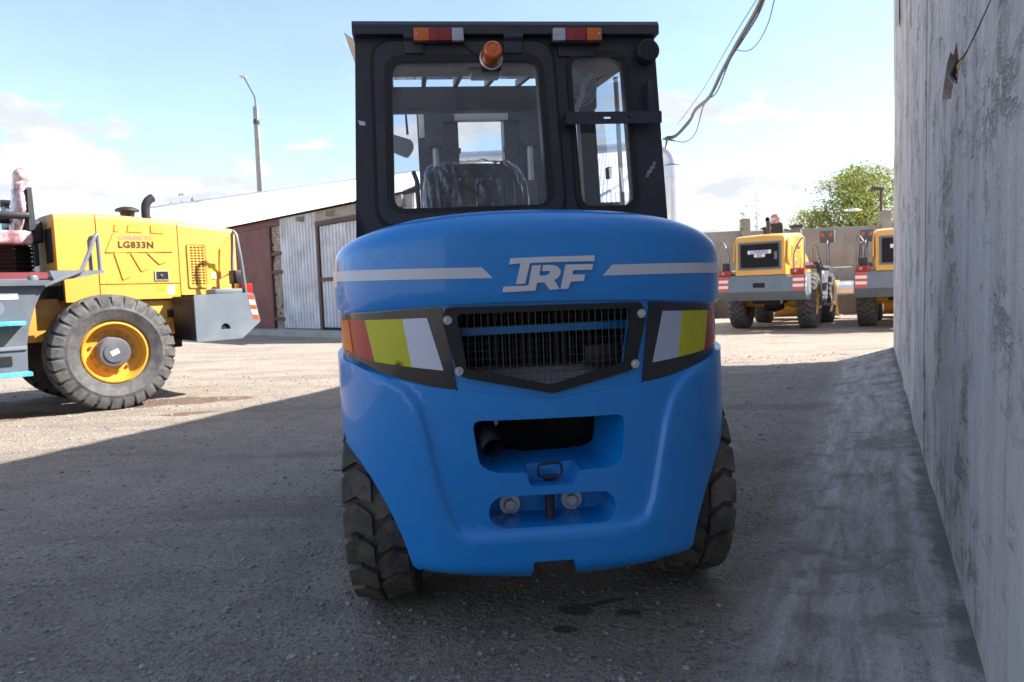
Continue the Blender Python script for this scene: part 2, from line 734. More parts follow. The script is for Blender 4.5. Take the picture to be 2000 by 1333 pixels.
def lettering(name, body, size, mat, parent, M, extrude=0.001, **kw):
    me = text_mesh(body, size, extrude, **kw)
    me.materials.clear()
    me.materials.append(MATS[mat])
    o = bpy.data.objects.new(name, me)
    COL.objects.link(o)
    o.parent = parent
    o.matrix_local = M
    return o


def frame_m(origin, xdir, ydir):
    x = Vector(xdir).normalized()
    y = Vector(ydir).normalized()
    z = x.cross(y)
    return Matrix(((x.x, y.x, z.x, origin[0]), (x.y, y.y, z.y, origin[1]), (x.z, y.z, z.z, origin[2]), (0, 0, 0, 1)))


def fbm(p, o=4, s=1.0):
    return noise.fractal(Vector(p) * s, 1.0, 2.0, o)


def hexhead(m, c, r, h, axis='y', sgn=-1, washer=0.0):
    """hex bolt head (with washer) standing out along an axis"""
    n = 6
    def P(rad, a, d):
        u, w = rad * cos(a), rad * sin(a)
        return {'y': (c[0] + u, c[1] + sgn * d, c[2] + w), 'x': (c[0] + sgn * d, c[1] + u, c[2] + w), 'z': (c[0] + u, c[1] + w, c[2] + sgn * d)}[axis]
    if washer:
        vs_ = [P(washer, 2 * pi * k / 20, d) for d in (0, h * 0.3) for k in range(20)]
        m.add(vs_, [tuple(range(20, 40))] + [(k, (k + 1) % 20, 20 + (k + 1) % 20, 20 + k) for k in range(20)])
    vs_ = [P(r * (1 if j < 2 else 0.85), 2 * pi * k / n + 0.3, d) for j, d in enumerate((0, h * 0.9, h)) for k in range(n)]
    m.add(vs_, [tuple(range(12, 18))] + [(j * n + k, j * n + (k + 1) % n, (j + 1) * n + (k + 1) % n, (j + 1) * n + k) for j in range(2) for k in range(n)])
    return m


def tyre_mesh(R, W, rim, lugs, depth, n=64, crown=0.012, side_bulge=0.02):
    """carcass turned about x plus lugs. lugs: list of strips; a strip is a list of (angle, halfwidth angle, x/W, rdrop)"""
    m = MB()
    h = W / 2
    Rb = R - depth
    prof = [(rim, -h * 0.82), (rim + 0.015, -h * 0.90), ((rim + Rb) / 2, -h - side_bulge * 0.4), (Rb - 0.05, -h * 0.985), (Rb - 0.015, -h * 0.93), (Rb, -h * 0.75)]
    prof += [(Rb + crown, 0)]
    prof += [(r, -x) for r, x in reversed(prof[:6])]
    m.lathe(prof, 'x', n=n)
    m.lathe([(rim, -h * 0.82), (rim, h * 0.82)], 'x', n=n)
    for strip in lugs:
        o = len(m.v)
        for (a, hw, xf, drop) in strip:
            x = xf * h
            rt_ = R - drop + crown * (1 - xf * xf)
            rb = Rb - drop - 0.012
            for (aa, rr, k) in ((a - hw * 1.12, rb, 0), (a - hw, rt_, 1), (a + hw, rt_, 1), (a + hw * 1.12, rb, 0)):
                m.v.append(Vector((x, rr * cos(aa), rr * sin(aa))))
        for i in range(len(strip) - 1):
            for k in range(3):
                q = o + i * 4 + k
                m.f.append((q, q + 1, q + 5, q + 4))
        m.f.append((o, o + 1, o + 2, o + 3))
        e = o + (len(strip) - 1) * 4
        m.f.append((e + 3, e + 2, e + 1, e))
    return m

# ------------------------------------------------------------------ ground
def ground_colour(nt, v):
    big = nt.noise(v, 0.55, 4, 0.6)
    mid = nt.noise(v, 4.5, 4, 0.65)
    fine = nt.noise(v, 38, 4, 0.7)
    peb = nt.vor(v, 62)
    pebc = nt.vor(v, 62, 'F1', 'Color')
    c = nt.ramp(big, [(0.30, (0.347, 0.282, 0.227)), (0.52, (0.425, 0.352, 0.284)), (0.72, (0.499, 0.418, 0.335))])
    c = nt.mix(nt.smooth(mid, 0.35, 0.7, 0.0, 0.55), c, (0.546, 0.460, 0.369))
    tr1 = nt.noise(nt.coord('Object', (0.35, 1.7, 1)), 1.0, 4, 0.6, 0.3)
    c = nt.mix(nt.smooth(tr1, 0.48, 0.66, 0.0, 0.45), c, (0.221, 0.180, 0.144))
    c = nt.mix(nt.smooth(fine, 0.51, 0.66, 0.0, 0.8), c, (0.158, 0.130, 0.106))
    grit = nt.noise(v, 95, 3, 0.75)
    c = nt.mix(nt.smooth(grit, 0.55, 0.66, 0.0, 0.85), c, (0.105, 0.088, 0.074))
    c = nt.mix(nt.smooth(grit, 0.42, 0.34, 0.0, 0.6), c, (0.609, 0.530, 0.441))
    bw = nt.new('ShaderNodeSeparateColor')
    nt.l.new(pebc, bw.inputs[0])
    stone = nt.math('MULTIPLY', nt.smooth(peb, 0.30, 0.10), nt.smooth(bw.outputs[0], 0.60, 0.72))
    c = nt.mix(nt.math('MULTIPLY', stone, 0.8), c, nt.ramp(bw.outputs[1], [(0.0, (0.189, 0.165, 0.153)), (1.0, (0.557, 0.485, 0.414))]))
    h = nt.math('ADD', nt.math('MULTIPLY', fine, -1.2), nt.math('MULTIPLY', stone, 0.5))
    h = nt.math('SUBTRACT', h, nt.math('MULTIPLY', grit, 0.8))
    return c, h


def mat_ground():
    m, nt, p, out = new_mat('yard_ground')
    v = nt.coord('Object')
    c, h = ground_colour(nt, v)
    # reddish wet soil by the loader and two oil drips behind the truck
    sp = nt.new('ShaderNodeSeparateXYZ')
    nt.l.new(v, sp.inputs[0])
    wob = nt.noise(v, 5.0, 5, 0.6)
    def blot(cx, cy, rx, ry, ang=0.0):
        dx, dy = nt.math('SUBTRACT', sp.outputs[0], cx), nt.math('SUBTRACT', sp.outputs[1], cy)
        ca, sa = cos(ang), sin(ang)
        u = nt.math('DIVIDE', nt.math('ADD', nt.math('MULTIPLY', dx, ca), nt.math('MULTIPLY', dy, sa)), rx)
        w = nt.math('DIVIDE', nt.math('SUBTRACT', nt.math('MULTIPLY', dy, ca), nt.math('MULTIPLY', dx, sa)), ry)
        d = nt.math('ADD', nt.math('MULTIPLY', u, u), nt.math('MULTIPLY', w, w))
        d = nt.math('ADD', d, nt.math('MULTIPLY', nt.math('SUBTRACT', wob, 0.5), 3.4))
        return nt.smooth(d, 1.15, 0.55)
    red = nt.math('MAXIMUM', blot(-4.15, 8.7, 0.95, 0.36, 0.2), blot(-3.55, 7.75, 0.35, 0.12, 0.2))
    red = nt.math('MAXIMUM', red, blot(-5.9, 7.9, 0.8, 0.35, 0.3))
    c = nt.mix(nt.math('MULTIPLY', red, 0.75), c, (0.145, 0.075, 0.040))
    oil = nt.math('MAXIMUM', nt.math('MAXIMUM', blot(0.20, 2.63, 0.075, 0.05), blot(0.31, 2.67, 0.11, 0.018, 0.2)), nt.math('MAXIMUM', blot(0.15, 2.47, 0.04, 0.03), blot(0.39, 2.58, 0.05, 0.022)))
    c = nt.mix(nt.math('MULTIPLY', oil, 0.88), c, (0.018, 0.016, 0.016))
    nt.set(p.inputs['Base Color'], c)
    nt.set(p.inputs['Roughness'], nt.math('SUBTRACT', 0.92, nt.math('MULTIPLY', oil, 0.5)))
    p.inputs['Specular IOR Level'].default_value = 0.3
    h = nt.math('SUBTRACT', h, nt.math('MULTIPLY', nt.vor(v, 30, 'SMOOTH_F1'), 0.5))
    nt.l.new(nt.bump(h, 1.0, 0.032), p.inputs['Normal'])


mat_ground()


def relief(x, y):
    d = max(0.0, 1.0 - max(0.0, y - 12) / 10.0)
    return (0.010 * fbm((x, y, 0), 3, 1.3) + 0.0065 * fbm((x, y, 5), 4, 6.0)) * d - 0.004


def axis(vals):
    out = []
    for a, b, s in vals:
        k = max(1, round((b - a) / s))
        out += [a + (b - a) * i / k for i in range(k)]
    return out + [vals[-1][1]]


gx = axis([(-600, -100, 100), (-100, -20, 16), (-20, -7, 1.0), (-7, 4.5, 0.04), (4.5, 20, 1.0), (20, 100, 16), (100, 600, 100)])
gy = axis([(-300, -20, 70), (-20, 0.4, 2.0), (0.4, 4.5, 0.032), (4.5, 11, 0.065), (11, 30, 0.8), (30, 110, 12), (110, 900, 120)])
gm = MB()
nx = len(gx)
for y in gy:
    for x in gx:
        gm.v.append(Vector((x, y, relief(x, y) if -8 < x < 6 and 0 < y < 22 else -0.004)))
for j in range(len(gy) - 1):
    for i in range(nx - 1):
        a = j * nx + i
        gm.f.append((a, a + 1, a + nx + 1, a + nx))
tag(gm.build('ground', 'yard_ground', smooth=180), kind='structure')

# loose stones lying on the yard
paint('stone', (0.25, 0.23, 0.215), 0.85, var=0.6, vs_=14)
sm = MB()
ico = bmesh.new()
bmesh.ops.create_icosphere(ico, subdivisions=1, radius=1)
iv = [v.co.copy() for v in ico.verts]
ifc = [tuple(v.index for v in f.verts) for f in ico.faces]
ico.free()
rs = random.Random(3)
for k in range(30000):
    y = 1.3 + 10.5 * rs.random() ** 1.9
    x = (rs.random() * 2 - 1) * (0.75 * y + 0.6)
    if (x - 1.30) * 0.8935 - (y - 1.93) * 0.449 > -0.62 and rs.random() < 0.94:
        continue
    r = min(0.015, 0.0016 + 0.0024 * rs.paretovariate(2.2)) * (0.7 + 0.06 * y)
    a = rs.random() * 6.28
    sx, sy, sz = rs.uniform(0.7, 1.4), rs.uniform(0.7, 1.3), rs.uniform(0.35, 0.75)
    z0 = relief(x, y) + r * sz * 0.25
    o = len(sm.v)
    for q in iv:
        w = 1 + rs.uniform(-0.25, 0.25)
        px, py = q.x * sx * r * w, q.y * sy * r * w
        sm.v.append(Vector((x + px * cos(a) - py * sin(a), y + px * sin(a) + py * cos(a), z0 + q.z * sz * r * w)))
    sm.f += [tuple(i + o for i in f) for f in ifc]
me = bpy.data.meshes.new('gravel')
me.from_pydata([tuple(p) for p in sm.v], [], sm.f)
me.materials.append(MATS['stone'])
gravel = bpy.data.objects.new('gravel', me)
COL.objects.link(gravel)
tag(gravel, 'loose grey stones scattered over the dusty yard', 'gravel', kind='stuff')

# ------------------------------------------------------------------ concrete building on the right
WN, WD = Vector((1.30, 1.93, 0)), Vector((0.449, 0.8935, 0))
WNORM = Vector((-0.8935, 0.449, 0))


def wp(s, z, out=0.0):
    q = WN + WD * s + WNORM * out
    return Vector((q.x, q.y, z))


def mat_wall():
    m, nt, p, out = new_mat('limewashed_concrete')
    v = nt.coord('Object')
    vs1 = nt.coord('Object', (7, 7, 0.55))
    vs2 = nt.coord('Object', (26, 26, 1.6))
    vh = nt.coord('Object', (0.8, 0.8, 3.2))
    big = nt.noise(v, 1.1, 4, 0.6)
    st = nt.noise(vs1, 1.0, 5, 0.7, 0.1)
    st2 = nt.noise(vs2, 1.0, 4, 0.7, 0.1)
    c = nt.ramp(st, [(0.28, (0.506, 0.425, 0.383)), (0.44, (0.726, 0.635, 0.582)), (0.66, (0.850, 0.793, 0.737))])
    c = nt.mix(nt.smooth(st2, 0.55, 0.72, 0.0, 0.6), c, (0.850, 0.798, 0.747))
    c = nt.mix(nt.smooth(big, 0.46, 0.66, 0.0, 0.35), c, (0.440, 0.367, 0.310))
    vw = nt.coord('Object', (1.3, 1.3, 2.6))
    wob2 = nt.noise(vw, 1.6, 6, 0.72, 0.25)
    ridge = nt.math('ABSOLUTE', nt.math('SUBTRACT', wob2, 0.5))
    brush = nt.math('MULTIPLY', nt.smooth(ridge, 0.055, 0.0), nt.smooth(nt.noise(v, 2.1, 4), 0.46, 0.62))
    c = nt.mix(nt.math('MULTIPLY', brush, 0.55), c, (0.187, 0.152, 0.126))
    blot = nt.noise(vh, 2.6, 6, 0.76, 0.2)
    c = nt.mix(nt.smooth(blot, 0.56, 0.68, 0.0, 0.5), c, (0.242, 0.194, 0.165))
    drip = nt.math('MULTIPLY', nt.smooth(nt.noise(nt.coord('Object', (20, 20, 0.45)), 1.0, 5, 0.65), 0.66, 0.74), nt.smooth(nt.noise(v, 1.4, 5), 0.46, 0.60))
    c = nt.mix(nt.math('MULTIPLY', drip, 0.75), c, (0.094, 0.079, 0.070))
    pl_n = nt.noise(nt.coord('Object', (11, 11, 5)), 1.0, 6, 0.78, 0.15)
    c = nt.mix(nt.smooth(pl_n, 0.53, 0.69, 0.0, 0.4), c, (0.297, 0.242, 0.213))
    gp = nt.noise(v, 120, 3, 0.7)
    c = nt.mix(nt.smooth(gp, 0.56, 0.68, 0.0, 0.35), c, (0.24, 0.21, 0.19))
    speck = nt.smooth(nt.noise(v, 34, 4, 0.7), 0.64, 0.70)
    c = nt.mix(nt.math('MULTIPLY', speck, 0.5), c, (0.154, 0.126, 0.107))
    nt.set(p.inputs['Base Color'], c)
    p.inputs['Roughness'].default_value = 0.9
    p.inputs['Specular IOR Level'].default_value = 0.2
    h = nt.math('ADD', nt.math('MULTIPLY', st, 0.7), nt.math('MULTIPLY', nt.noise(v, 24, 8, 0.7), 0.8))
    h = nt.math('SUBTRACT', h, nt.math('MULTIPLY', brush, 0.5))
    nt.l.new(nt.bump(h, 0.9, 0.028), p.inputs['Normal'])


mat_wall()
paint('raw_masonry', (0.40, 0.22, 0.07), 0.95, var=0.6, vs_=14, bump=1.0, bs=22, dirt=(0.05, 0.04, 0.035), damt=0.9, dsc=9)
paint('roof_felt', (0.12, 0.12, 0.12), 0.9)


def wall_top(s):
    return 6.62 + 0.075 * (s - 4.6)


bld = empty('concrete_building', tuple(WN))
bld.rotation_euler = (0, 0, 0)
tag(bld, 'tall grimy grey concrete building with a chipped corner wall along the right', 'building')
BO = Vector(WN)


def bp(s, z, out=0.0):
    return wp(s, z, out) - BO


def wall_panel(s0, s1, holes=(), step=0.35, proud=0.0):
    ol = [(s0, -0.1), (s1, -0.1), (s1, wall_top(s1)), (s0, wall_top(s0))]
    def fn(q):
        wv = 0.012 * fbm((q[0], q[1], 3), 3, 0.9) + 0.004 * fbm((q[0], q[1], 9), 3, 5.0)
        return bp(q[0], q[1], proud + wv)
    return shell(ol, list(holes), fn, lambda q: bp(q[0] , q[1], proud - 0.09), step)


hole = [(0.93, 2.005), (0.97, 2.055), (1.04, 2.10), (1.16, 2.085), (1.27, 2.13), (1.40, 2.118), (1.47, 2.09), (1.53, 2.06), (1.60, 2.005), (1.56, 1.965),
        (1.50, 1.945), (1.47, 1.86), (1.455, 1.75), (1.44, 1.70), (1.43, 1.76), (1.41, 1.86), (1.40, 1.935), (1.34, 1.95), (1.24, 1.93), (1.13, 1.965), (1.02, 1.94),
        (0.95, 1.968), (0.80, 1.968), (0.62, 1.952), (0.48, 1.948), (0.30, 1.935), (0.12, 1.945), (-0.1, 1.985), (-0.4, 2.02), (-0.1, 1.995), (0.12, 1.955), (0.30, 1.947), (0.48, 1.96), (0.63, 1.966), (0.80, 1.985)]
wall_panel(-7.0, 2.60, [hole], 0.30).build('wall_panel', 'limewashed_concrete', bld, 40)
wall_panel(2.612, 5.9, [], 0.30, 0.006).build('wall_panel', 'limewashed_concrete', bld, 40)
wall_panel(5.908, 9.60, [], 0.30, 0.0).build('wall_panel', 'limewashed_concrete', bld, 40)
# broken masonry behind the chipped plaster
hm = MB()
hm.grid(lambda u, w: bp(-0.6 + 2.4 * u, 1.62 + 0.58 * w, -0.048 + 0.04 * fbm((u * 9, w * 4, 1), 4, 1.6)), 70, 24)
hm.build('broken_masonry', 'raw_masonry', bld, 180)
cm_ = MB()
cm_.tube([bp(1.30, 2.10, -0.035), bp(1.31, 2.04, -0.01), bp(1.27, 2.00, -0.02), bp(1.22, 1.985, -0.03)], 0.014, 8)
cm_.build('cable_stub', 'black_steel', bld)
# body of the building
bm_ = MB()
pts = []
for (s, o_) in ((-7.0, -0.09), (9.59, -0.09), (9.59, -12.0), (-7.0, -12.0)):
    pts.append((s, o_))
vsb = [bp(s, -0.1, o_) for s, o_ in pts] + [bp(s, wall_top(s) - 0.004, o_) for s, o_ in pts]
bm_.add(vsb, [(0, 1, 2, 3), (4, 5, 6, 7), (0, 1, 5, 4), (1, 2, 6, 5), (2, 3, 7, 6), (3, 0, 4, 7)])
bm_.build('wall_core', 'limewashed_concrete', bld, 30)
pl = MB()
M0 = [bp(7.02, 3.98, 0.02), bp(7.42, 4.12, 0.02), bp(7.42, 4.9, 0.02), bp(7.02, 4.9, 0.02)]
M1 = [bp(7.02, 3.98, 0.055), bp(7.42, 4.12, 0.055), bp(7.42, 4.9, 0.055), bp(7.02, 4.9, 0.055)]
pl.add(M0 + M1, [(0, 1, 2, 3), (4, 5, 6, 7), (0, 1, 5, 4), (1, 2, 6, 5), (2, 3, 7, 6), (3, 0, 4, 7)])
pl.build('number_plate', 'label_white', bld)

# concrete apron at the foot of the wall
def mat_apron():
    m, nt, p, out = new_mat('apron_concrete')
    v = nt.coord('Object')
    al = nt.coord('UV')
    big = nt.noise(v, 2.6, 8, 0.66, 0.35)
    sc = nt.noise(nt.coord('UV', (0.9, 7.0, 1)), 1.9, 6, 0.72, 0.5)
    sc2 = nt.noise(nt.coord('UV', (4.0, 16.0, 1)), 1.0, 5, 0.75, 0.3)
    c = nt.ramp(sc, [(0.34, (0.262, 0.214, 0.172)), (0.52, (0.425, 0.365, 0.322)), (0.68, (0.585, 0.515, 0.465))])
    c = nt.mix(nt.smooth(sc2, 0.52, 0.72, 0.0, 0.5), c, (0.640, 0.570, 0.520))
    c = nt.mix(nt.smooth(big, 0.50, 0.64, 0.0, 0.75), c, (0.193, 0.155, 0.114))
    fine = nt.noise(v, 42, 6, 0.7)
    c = nt.mix(nt.smooth(fine, 0.55, 0.7, 0.0, 0.5), c, (0.165, 0.137, 0.109))
    gr_ = nt.noise(v, 110, 3, 0.75)
    c = nt.mix(nt.smooth(gr_, 0.55, 0.66, 0.0, 0.55), c, (0.15, 0.125, 0.105))
    c = nt.mix(nt.smooth(gr_, 0.43, 0.35, 0.0, 0.45), c, (0.68, 0.61, 0.56))
    uv = nt.new('ShaderNodeSeparateXYZ')
    nt.l.new(al, uv.inputs[0])
    edge = nt.math('ADD', uv.outputs[1], nt.math('MULTIPLY', nt.math('SUBTRACT', nt.noise(v, 3.1, 6, 0.75), 0.5), 0.5))
    gc, gh = ground_colour(nt, v)
    em = nt.smooth(edge, 0.58, 0.76)
    c = nt.mix(em, c, gc)
    wallside = nt.math('ADD', uv.outputs[1], nt.math('MULTIPLY', nt.math('SUBTRACT', nt.noise(v, 5, 6, 0.7), 0.5), 0.35))
    c = nt.mix(nt.smooth(wallside, 0.09, 0.01, 0.0, 0.8), c, (0.143, 0.116, 0.085))
    ck = nt.math('ABSOLUTE', nt.math('SUBTRACT', nt.noise(v, 1.35, 5, 0.6), 0.5))
    c = nt.mix(nt.math('MULTIPLY', nt.smooth(ck, 0.0025, 0.0), 0.6), c, (0.066, 0.053, 0.043))
    nt.set(p.inputs['Base Color'], c)
    p.inputs['Roughness'].default_value = 0.9
    hh = nt.mix(em, nt.math('MULTIPLY', nt.math('ADD', fine, nt.math('MULTIPLY', sc, 0.8)), 0.45), gh)
    nt.l.new(nt.bump(hh, 1.0, 0.03), p.inputs['Normal'])


mat_apron()
AN, AS = 26, 170


def apron_pt(i, j):
    s = -5.0 + 14.6 * i / AS
    w = 1.02 * j / AN
    top = 0.045 + 0.125 * max(0.0, min(1.0, s / 9.6))
    z = top * (1 - w / 0.72) if w < 0.72 else -0.05 * (w - 0.72) / 0.3
    z += 0.004 + 0.005 * fbm((s, w, 2), 3, 2.5) + 0.006 * fbm((s, w, 7), 3, 9.0) * min(1.0, w / 0.5)
    q = wp(s, z, w - 0.006)
    return q


am = MB()
for j in range(AN + 1):
    for i in range(AS + 1):
        am.v.append(apron_pt(i, j))
for j in range(AN):
    for i in range(AS):
        a = j * (AS + 1) + i
        am.f.append((a, a + 1, a + AS + 2, a + AS + 1))
me = bpy.data.meshes.new('apron')
me.from_pydata([tuple(p) for p in am.v], [], am.f)
uvl = me.uv_layers.new(name='UVMap')
for poly in me.polygons:
    poly.use_smooth = True
    for li in poly.loop_indices:
        k = me.loops[li].vertex_index
        uvl.data[li].uv = ((k % (AS + 1)) / AS * 14.6, (k // (AS + 1)) / AN * 1.02)
me.materials.append(MATS['apron_concrete'])
apron = bpy.data.objects.new('pavement_apron', me)
COL.objects.link(apron)
tag(apron, kind='structure')

# ------------------------------------------------------------------ shed with a white corrugated roof
paint('white_tin', (0.62, 0.62, 0.64), 0.45, metal=0.0, var=0.16, vs_=1.4, dirt=(0.32, 0.30, 0.28), damt=0.55, dsc=1.6)
paint('roof_tin', (0.74, 0.74, 0.73), 0.42, var=0.06, vs_=0.5, dirt=(0.55, 0.53, 0.50), damt=0.35, dsc=0.8)
paint('rust_door', (0.155, 0.040, 0.032), 0.55, var=0.2, vs_=1.2, dirt=(0.24, 0.10, 0.06), damt=0.5, dsc=2.2)
paint('rust_frame', (0.085, 0.040, 0.030), 0.6, var=0.25)
paint('old_brick', (0.40, 0.33, 0.26), 0.9, var=0.3, vs_=5, bump=0.4, bs=12, dirt=(0.22, 0.15, 0.11), damt=0.6, dsc=3)
paint('plaster', (0.45, 0.42, 0.37), 0.9, var=0.15, dirt=(0.3, 0.25, 0.2), damt=0.5, dsc=1.2)
paint('timber', (0.36, 0.31, 0.25), 0.85, var=0.2)

SA = Vector((-16.0, 33.1, 0))
SU = Vector((0.7071, -0.7071, 0))
SB = Vector((-0.7071, -0.7071, 0))     # facade normal, towards the yard
shed = empty('metal_shed', tuple(SA))
tag(shed, 'long shed with white corrugated roof, rust-red steel door and tin doors', 'shed')


def sp_(u, z, o=0.0):
    q = SU * u + SB * o
    return Vector((q.x, q.y, z))


def sbox(u0, u1, z0, z1, o0, o1):
    m = MB()
    vv = [sp_(u, z, o) for z in (z0, z1) for o in (o0, o1) for u in (u0, u1)]
    return m.add(vv, [(0, 2, 3, 1), (4, 5, 7, 6), (0, 1, 5, 4), (2, 6, 7, 3), (0, 4, 6, 2), (1, 3, 7, 5)])


def corrugated(u0, u1, z0, z1, o, amp=0.030, wl_=0.20):
    m = MB()
    us = []
    u = u0
    while u < u1:
        for f, d in ((0.0, 0.0), (0.58, 0.0), (0.74, -1.9), (0.84, -1.9)):
            if u + f * wl_ < u1:
                us.append((u + f * wl_, d * amp))
        u += wl_
    us.append((u1, 0.0))
    for zz in (z0, z1):
        m.v += [sp_(a, zz, o + d) for a, d in us]
    k = len(us)
    m.f = [(i, i + 1, k + i + 1, k + i) for i in range(k - 1)]
    return m


sbox(-1, 7.85, -0.05, 3.95, -0.3, 0.0).build('wall', 'plaster', shed)
sbox(7.85, 19.0, -0.05, 3.95, -0.3, -0.06).build('wall', 'plaster', shed)
sbox(7.5, 19.0, -0.05, 0.16, 0.0, 0.9).build('plinth', 'plaster', shed)
dr = sbox(7.9, 10.9, 0.18, 3.74, 0.0, 0.05).build('steel_door', 'rust_door', shed)
sbox(7.86, 11.62, 3.745, 3.96, 0.0, 0.07).build('lintel', 'rust_door', shed)
sbox(10.80, 10.9, 0.18, 3.74, 0.052, 0.09).build('door_edge', 'rust_frame', dr)
for z in (2.72, 2.08, 0.45):
    sbox(10.86, 11.66, z, z + 0.12, 0.02, 0.075).build('hinge_strap', 'rust_frame', dr)
# brick pier
bk = MB()
rb = random.Random(5)
z = 0.16
row = 0
while z < 3.7:
    u = 10.93 - (0.13 if row % 2 else 0)
    while u < 11.62:
        a, b = max(u, 10.93), min(u + 0.245, 11.62)
        if b - a > 0.04:
            q = sbox(a + 0.006, b - 0.006, z, z + 0.072, -0.06, 0.012 + rb.uniform(-0.014, 0.012) - (0.05 if rb.random() < 0.08 else 0))
            bk.add(q.v, q.f)
        u += 0.255
    z += 0.083
    row += 1
tag(bk.build('brickwork', 'old_brick', shed, smooth=None), kind='stuff')
corrugated(11.60, 14.02, 0.20, 3.95, 0.06).build('tin_sheet', 'white_tin', shed, 25)
sbox(14.02, 14.16, 0.10, 3.62, 0.0, 0.10).build('door_frame', 'rust_frame', shed)
sbox(14.02, 18.6, 3.48, 3.62, 0.0, 0.101).build('door_frame', 'rust_frame', shed)
sbox(14.02, 18.6, 3.625, 3.95, 0.0, 0.06).build('fascia_board', 'timber', shed)
for u0, u1 in ((14.20, 16.35), (16.40, 18.55)):
    d = corrugated(u0, u1, 0.25, 3.46, 0.05).build('tin_door', 'white_tin', shed, 25)
    sbox(u0, u1, 1.72, 1.83, 0.065, 0.11).build('door_bar', 'rust_frame', d)
sbox(14.16, 18.6, 0.12, 0.24, 0.0, 0.06).build('sill', 'dark_cavity', shed)


def roof_sheet(e0, e1, r0, r1, name, parent, n_w, amp=0.022, org=SA):
    """corrugated sheet between an eave line and a ridge line"""
    m = MB()
    e0, e1, r0, r1 = (Vector(p) - org for p in (e0, e1, r0, r1))
    def fn(a, b):
        p = e0.lerp(e1, a).lerp(r0.lerp(r1, a), b)
        return (p.x, p.y, p.z + amp * cos(a * n_w * 2 * pi))
    m.grid(fn, n_w * 6, 6)
    return m.build(name, 'roof_tin', parent, 80)


ev0 = SA + SU * -1.2 + SB * 0.30
ev1 = SA + SU * 19.0 + SB * 0.30
rf = roof_sheet((ev0.x, ev0.y, 3.98), (ev1.x, ev1.y, 3.98), (-20.2, 40.2, 6.45), (-1.7, 30.1, 6.45), 'roof', shed, 150)
rc = MB()
rc.tube([Vector((-20.2, 40.2, 6.47)) - SA, Vector((-1.7, 30.1, 6.47)) - SA], 0.06, 6)
rc.build('ridge_cap', 'roof_tin', rf)
bk2 = MB()
b0, b1 = Vector((-20.2, 40.2, 0)) - SA, Vector((-1.7, 30.1, 0)) - SA
bk2.add([b0, b1, b1 + Vector((0, 0, 6.4)), b0 + Vector((0, 0, 6.4))], [(0, 1, 2, 3)])
f0, f1 = sp_(-1.2, 0, 0), sp_(19.0, 0, -0.01)
bk2.add([f0, b0, b0 + Vector((0, 0, 6.4)), f0 + Vector((0, 0, 3.9))], [(0, 1, 2, 3)])
bk2.add([f1, b1, b1 + Vector((0, 0, 6.4)), f1 + Vector((0, 0, 3.9))], [(0, 1, 2, 3)])
bk2.build('rear_wall', 'plaster', shed)
for u in (13.2, 15.0, 16.6):
    sbox(u, u + 0.09, 3.70, 3.86, 0.06, 0.34).build('rafter_end', 'timber', shed)

# second shed, seen through the cab windows
shed2 = empty('low_shed', (0, 18.5, 0))
tag(shed2, 'low white tin-roofed shed seen through the windows of the blue forklift cab', 'shed')
O2 = Vector((0, 18.5, 0))
w2 = MB()
q0, q1, q2, q3 = (Vector(p) - O2 for p in ((-2.3, 20.0, 0), (2.9, 18.0, 0), (4.3, 26.9, 0), (-1.4, 29.9, 0)))
for a, b, ha, hb in ((q0, q1, 3.45, 3.15), (q1, q2, 3.15, 6.0), (q2, q3, 6.0, 6.3), (q3, q0, 6.3, 3.45)):
    w2.add([a, b, b + Vector((0, 0, hb)), a + Vector((0, 0, ha))], [(0, 1, 2, 3)])
w2.build('wall', 'white_tin', shed2)
roof_sheet((-3.3, 19.9, 3.55), (3.1, 17.5, 3.25), (-1.65, 30.05, 6.5), (4.5, 26.7, 6.15), 'roof', shed2, 60, 0.008, org=O2)

# ------------------------------------------------------------------ concrete fence, pipes, pole
def mat_fence():
    m, nt, p, out = new_mat('fence_concrete')
    v = nt.coord()
    c = nt.ramp(nt.noise(v, 1.2, 8, 0.65), [(0.3, (0.20, 0.175, 0.145)), (0.7, (0.33, 0.30, 0.255))])
    c = nt.mix(nt.smooth(nt.noise(nt.coord('Object', (6, 6, 0.5)), 1, 6, 0.7), 0.5, 0.75, 0, 0.5), c, (0.13, 0.11, 0.09))
    nt.set(p.inputs['Base Color'], c)
    p.inputs['Roughness'].default_value = 0.9
    nt.l.new(nt.bump(nt.noise(v, 20, 6), 0.4, 0.02), p.inputs['Normal'])


mat_fence()
fence = empty('concrete_fence', (8.3, 25.3, 0), radians(-8))
tag(fence, 'grey-brown concrete panel fence with stub posts behind the two loaders', 'fence')
for k in range(-2, 4):
    x = k * 4.62
    MB().bbox((x + 0.16, -0.07, 1.62), (x + 4.46, 0.07, 2.98 + 0.03 * (k % 2)), 0.012).build('panel', 'fence_concrete', fence)
    MB().bbox((x + 0.16, -0.07, -0.1), (x + 4.46, 0.07, 1.60), 0.012).build('panel', 'fence_concrete', fence)
    MB().bbox((x - 0.155, -0.16, -0.1), (x + 0.155, 0.16, 3.42 + 0.05 * (k % 3)), 0.02).build('post', 'fence_concrete', fence)

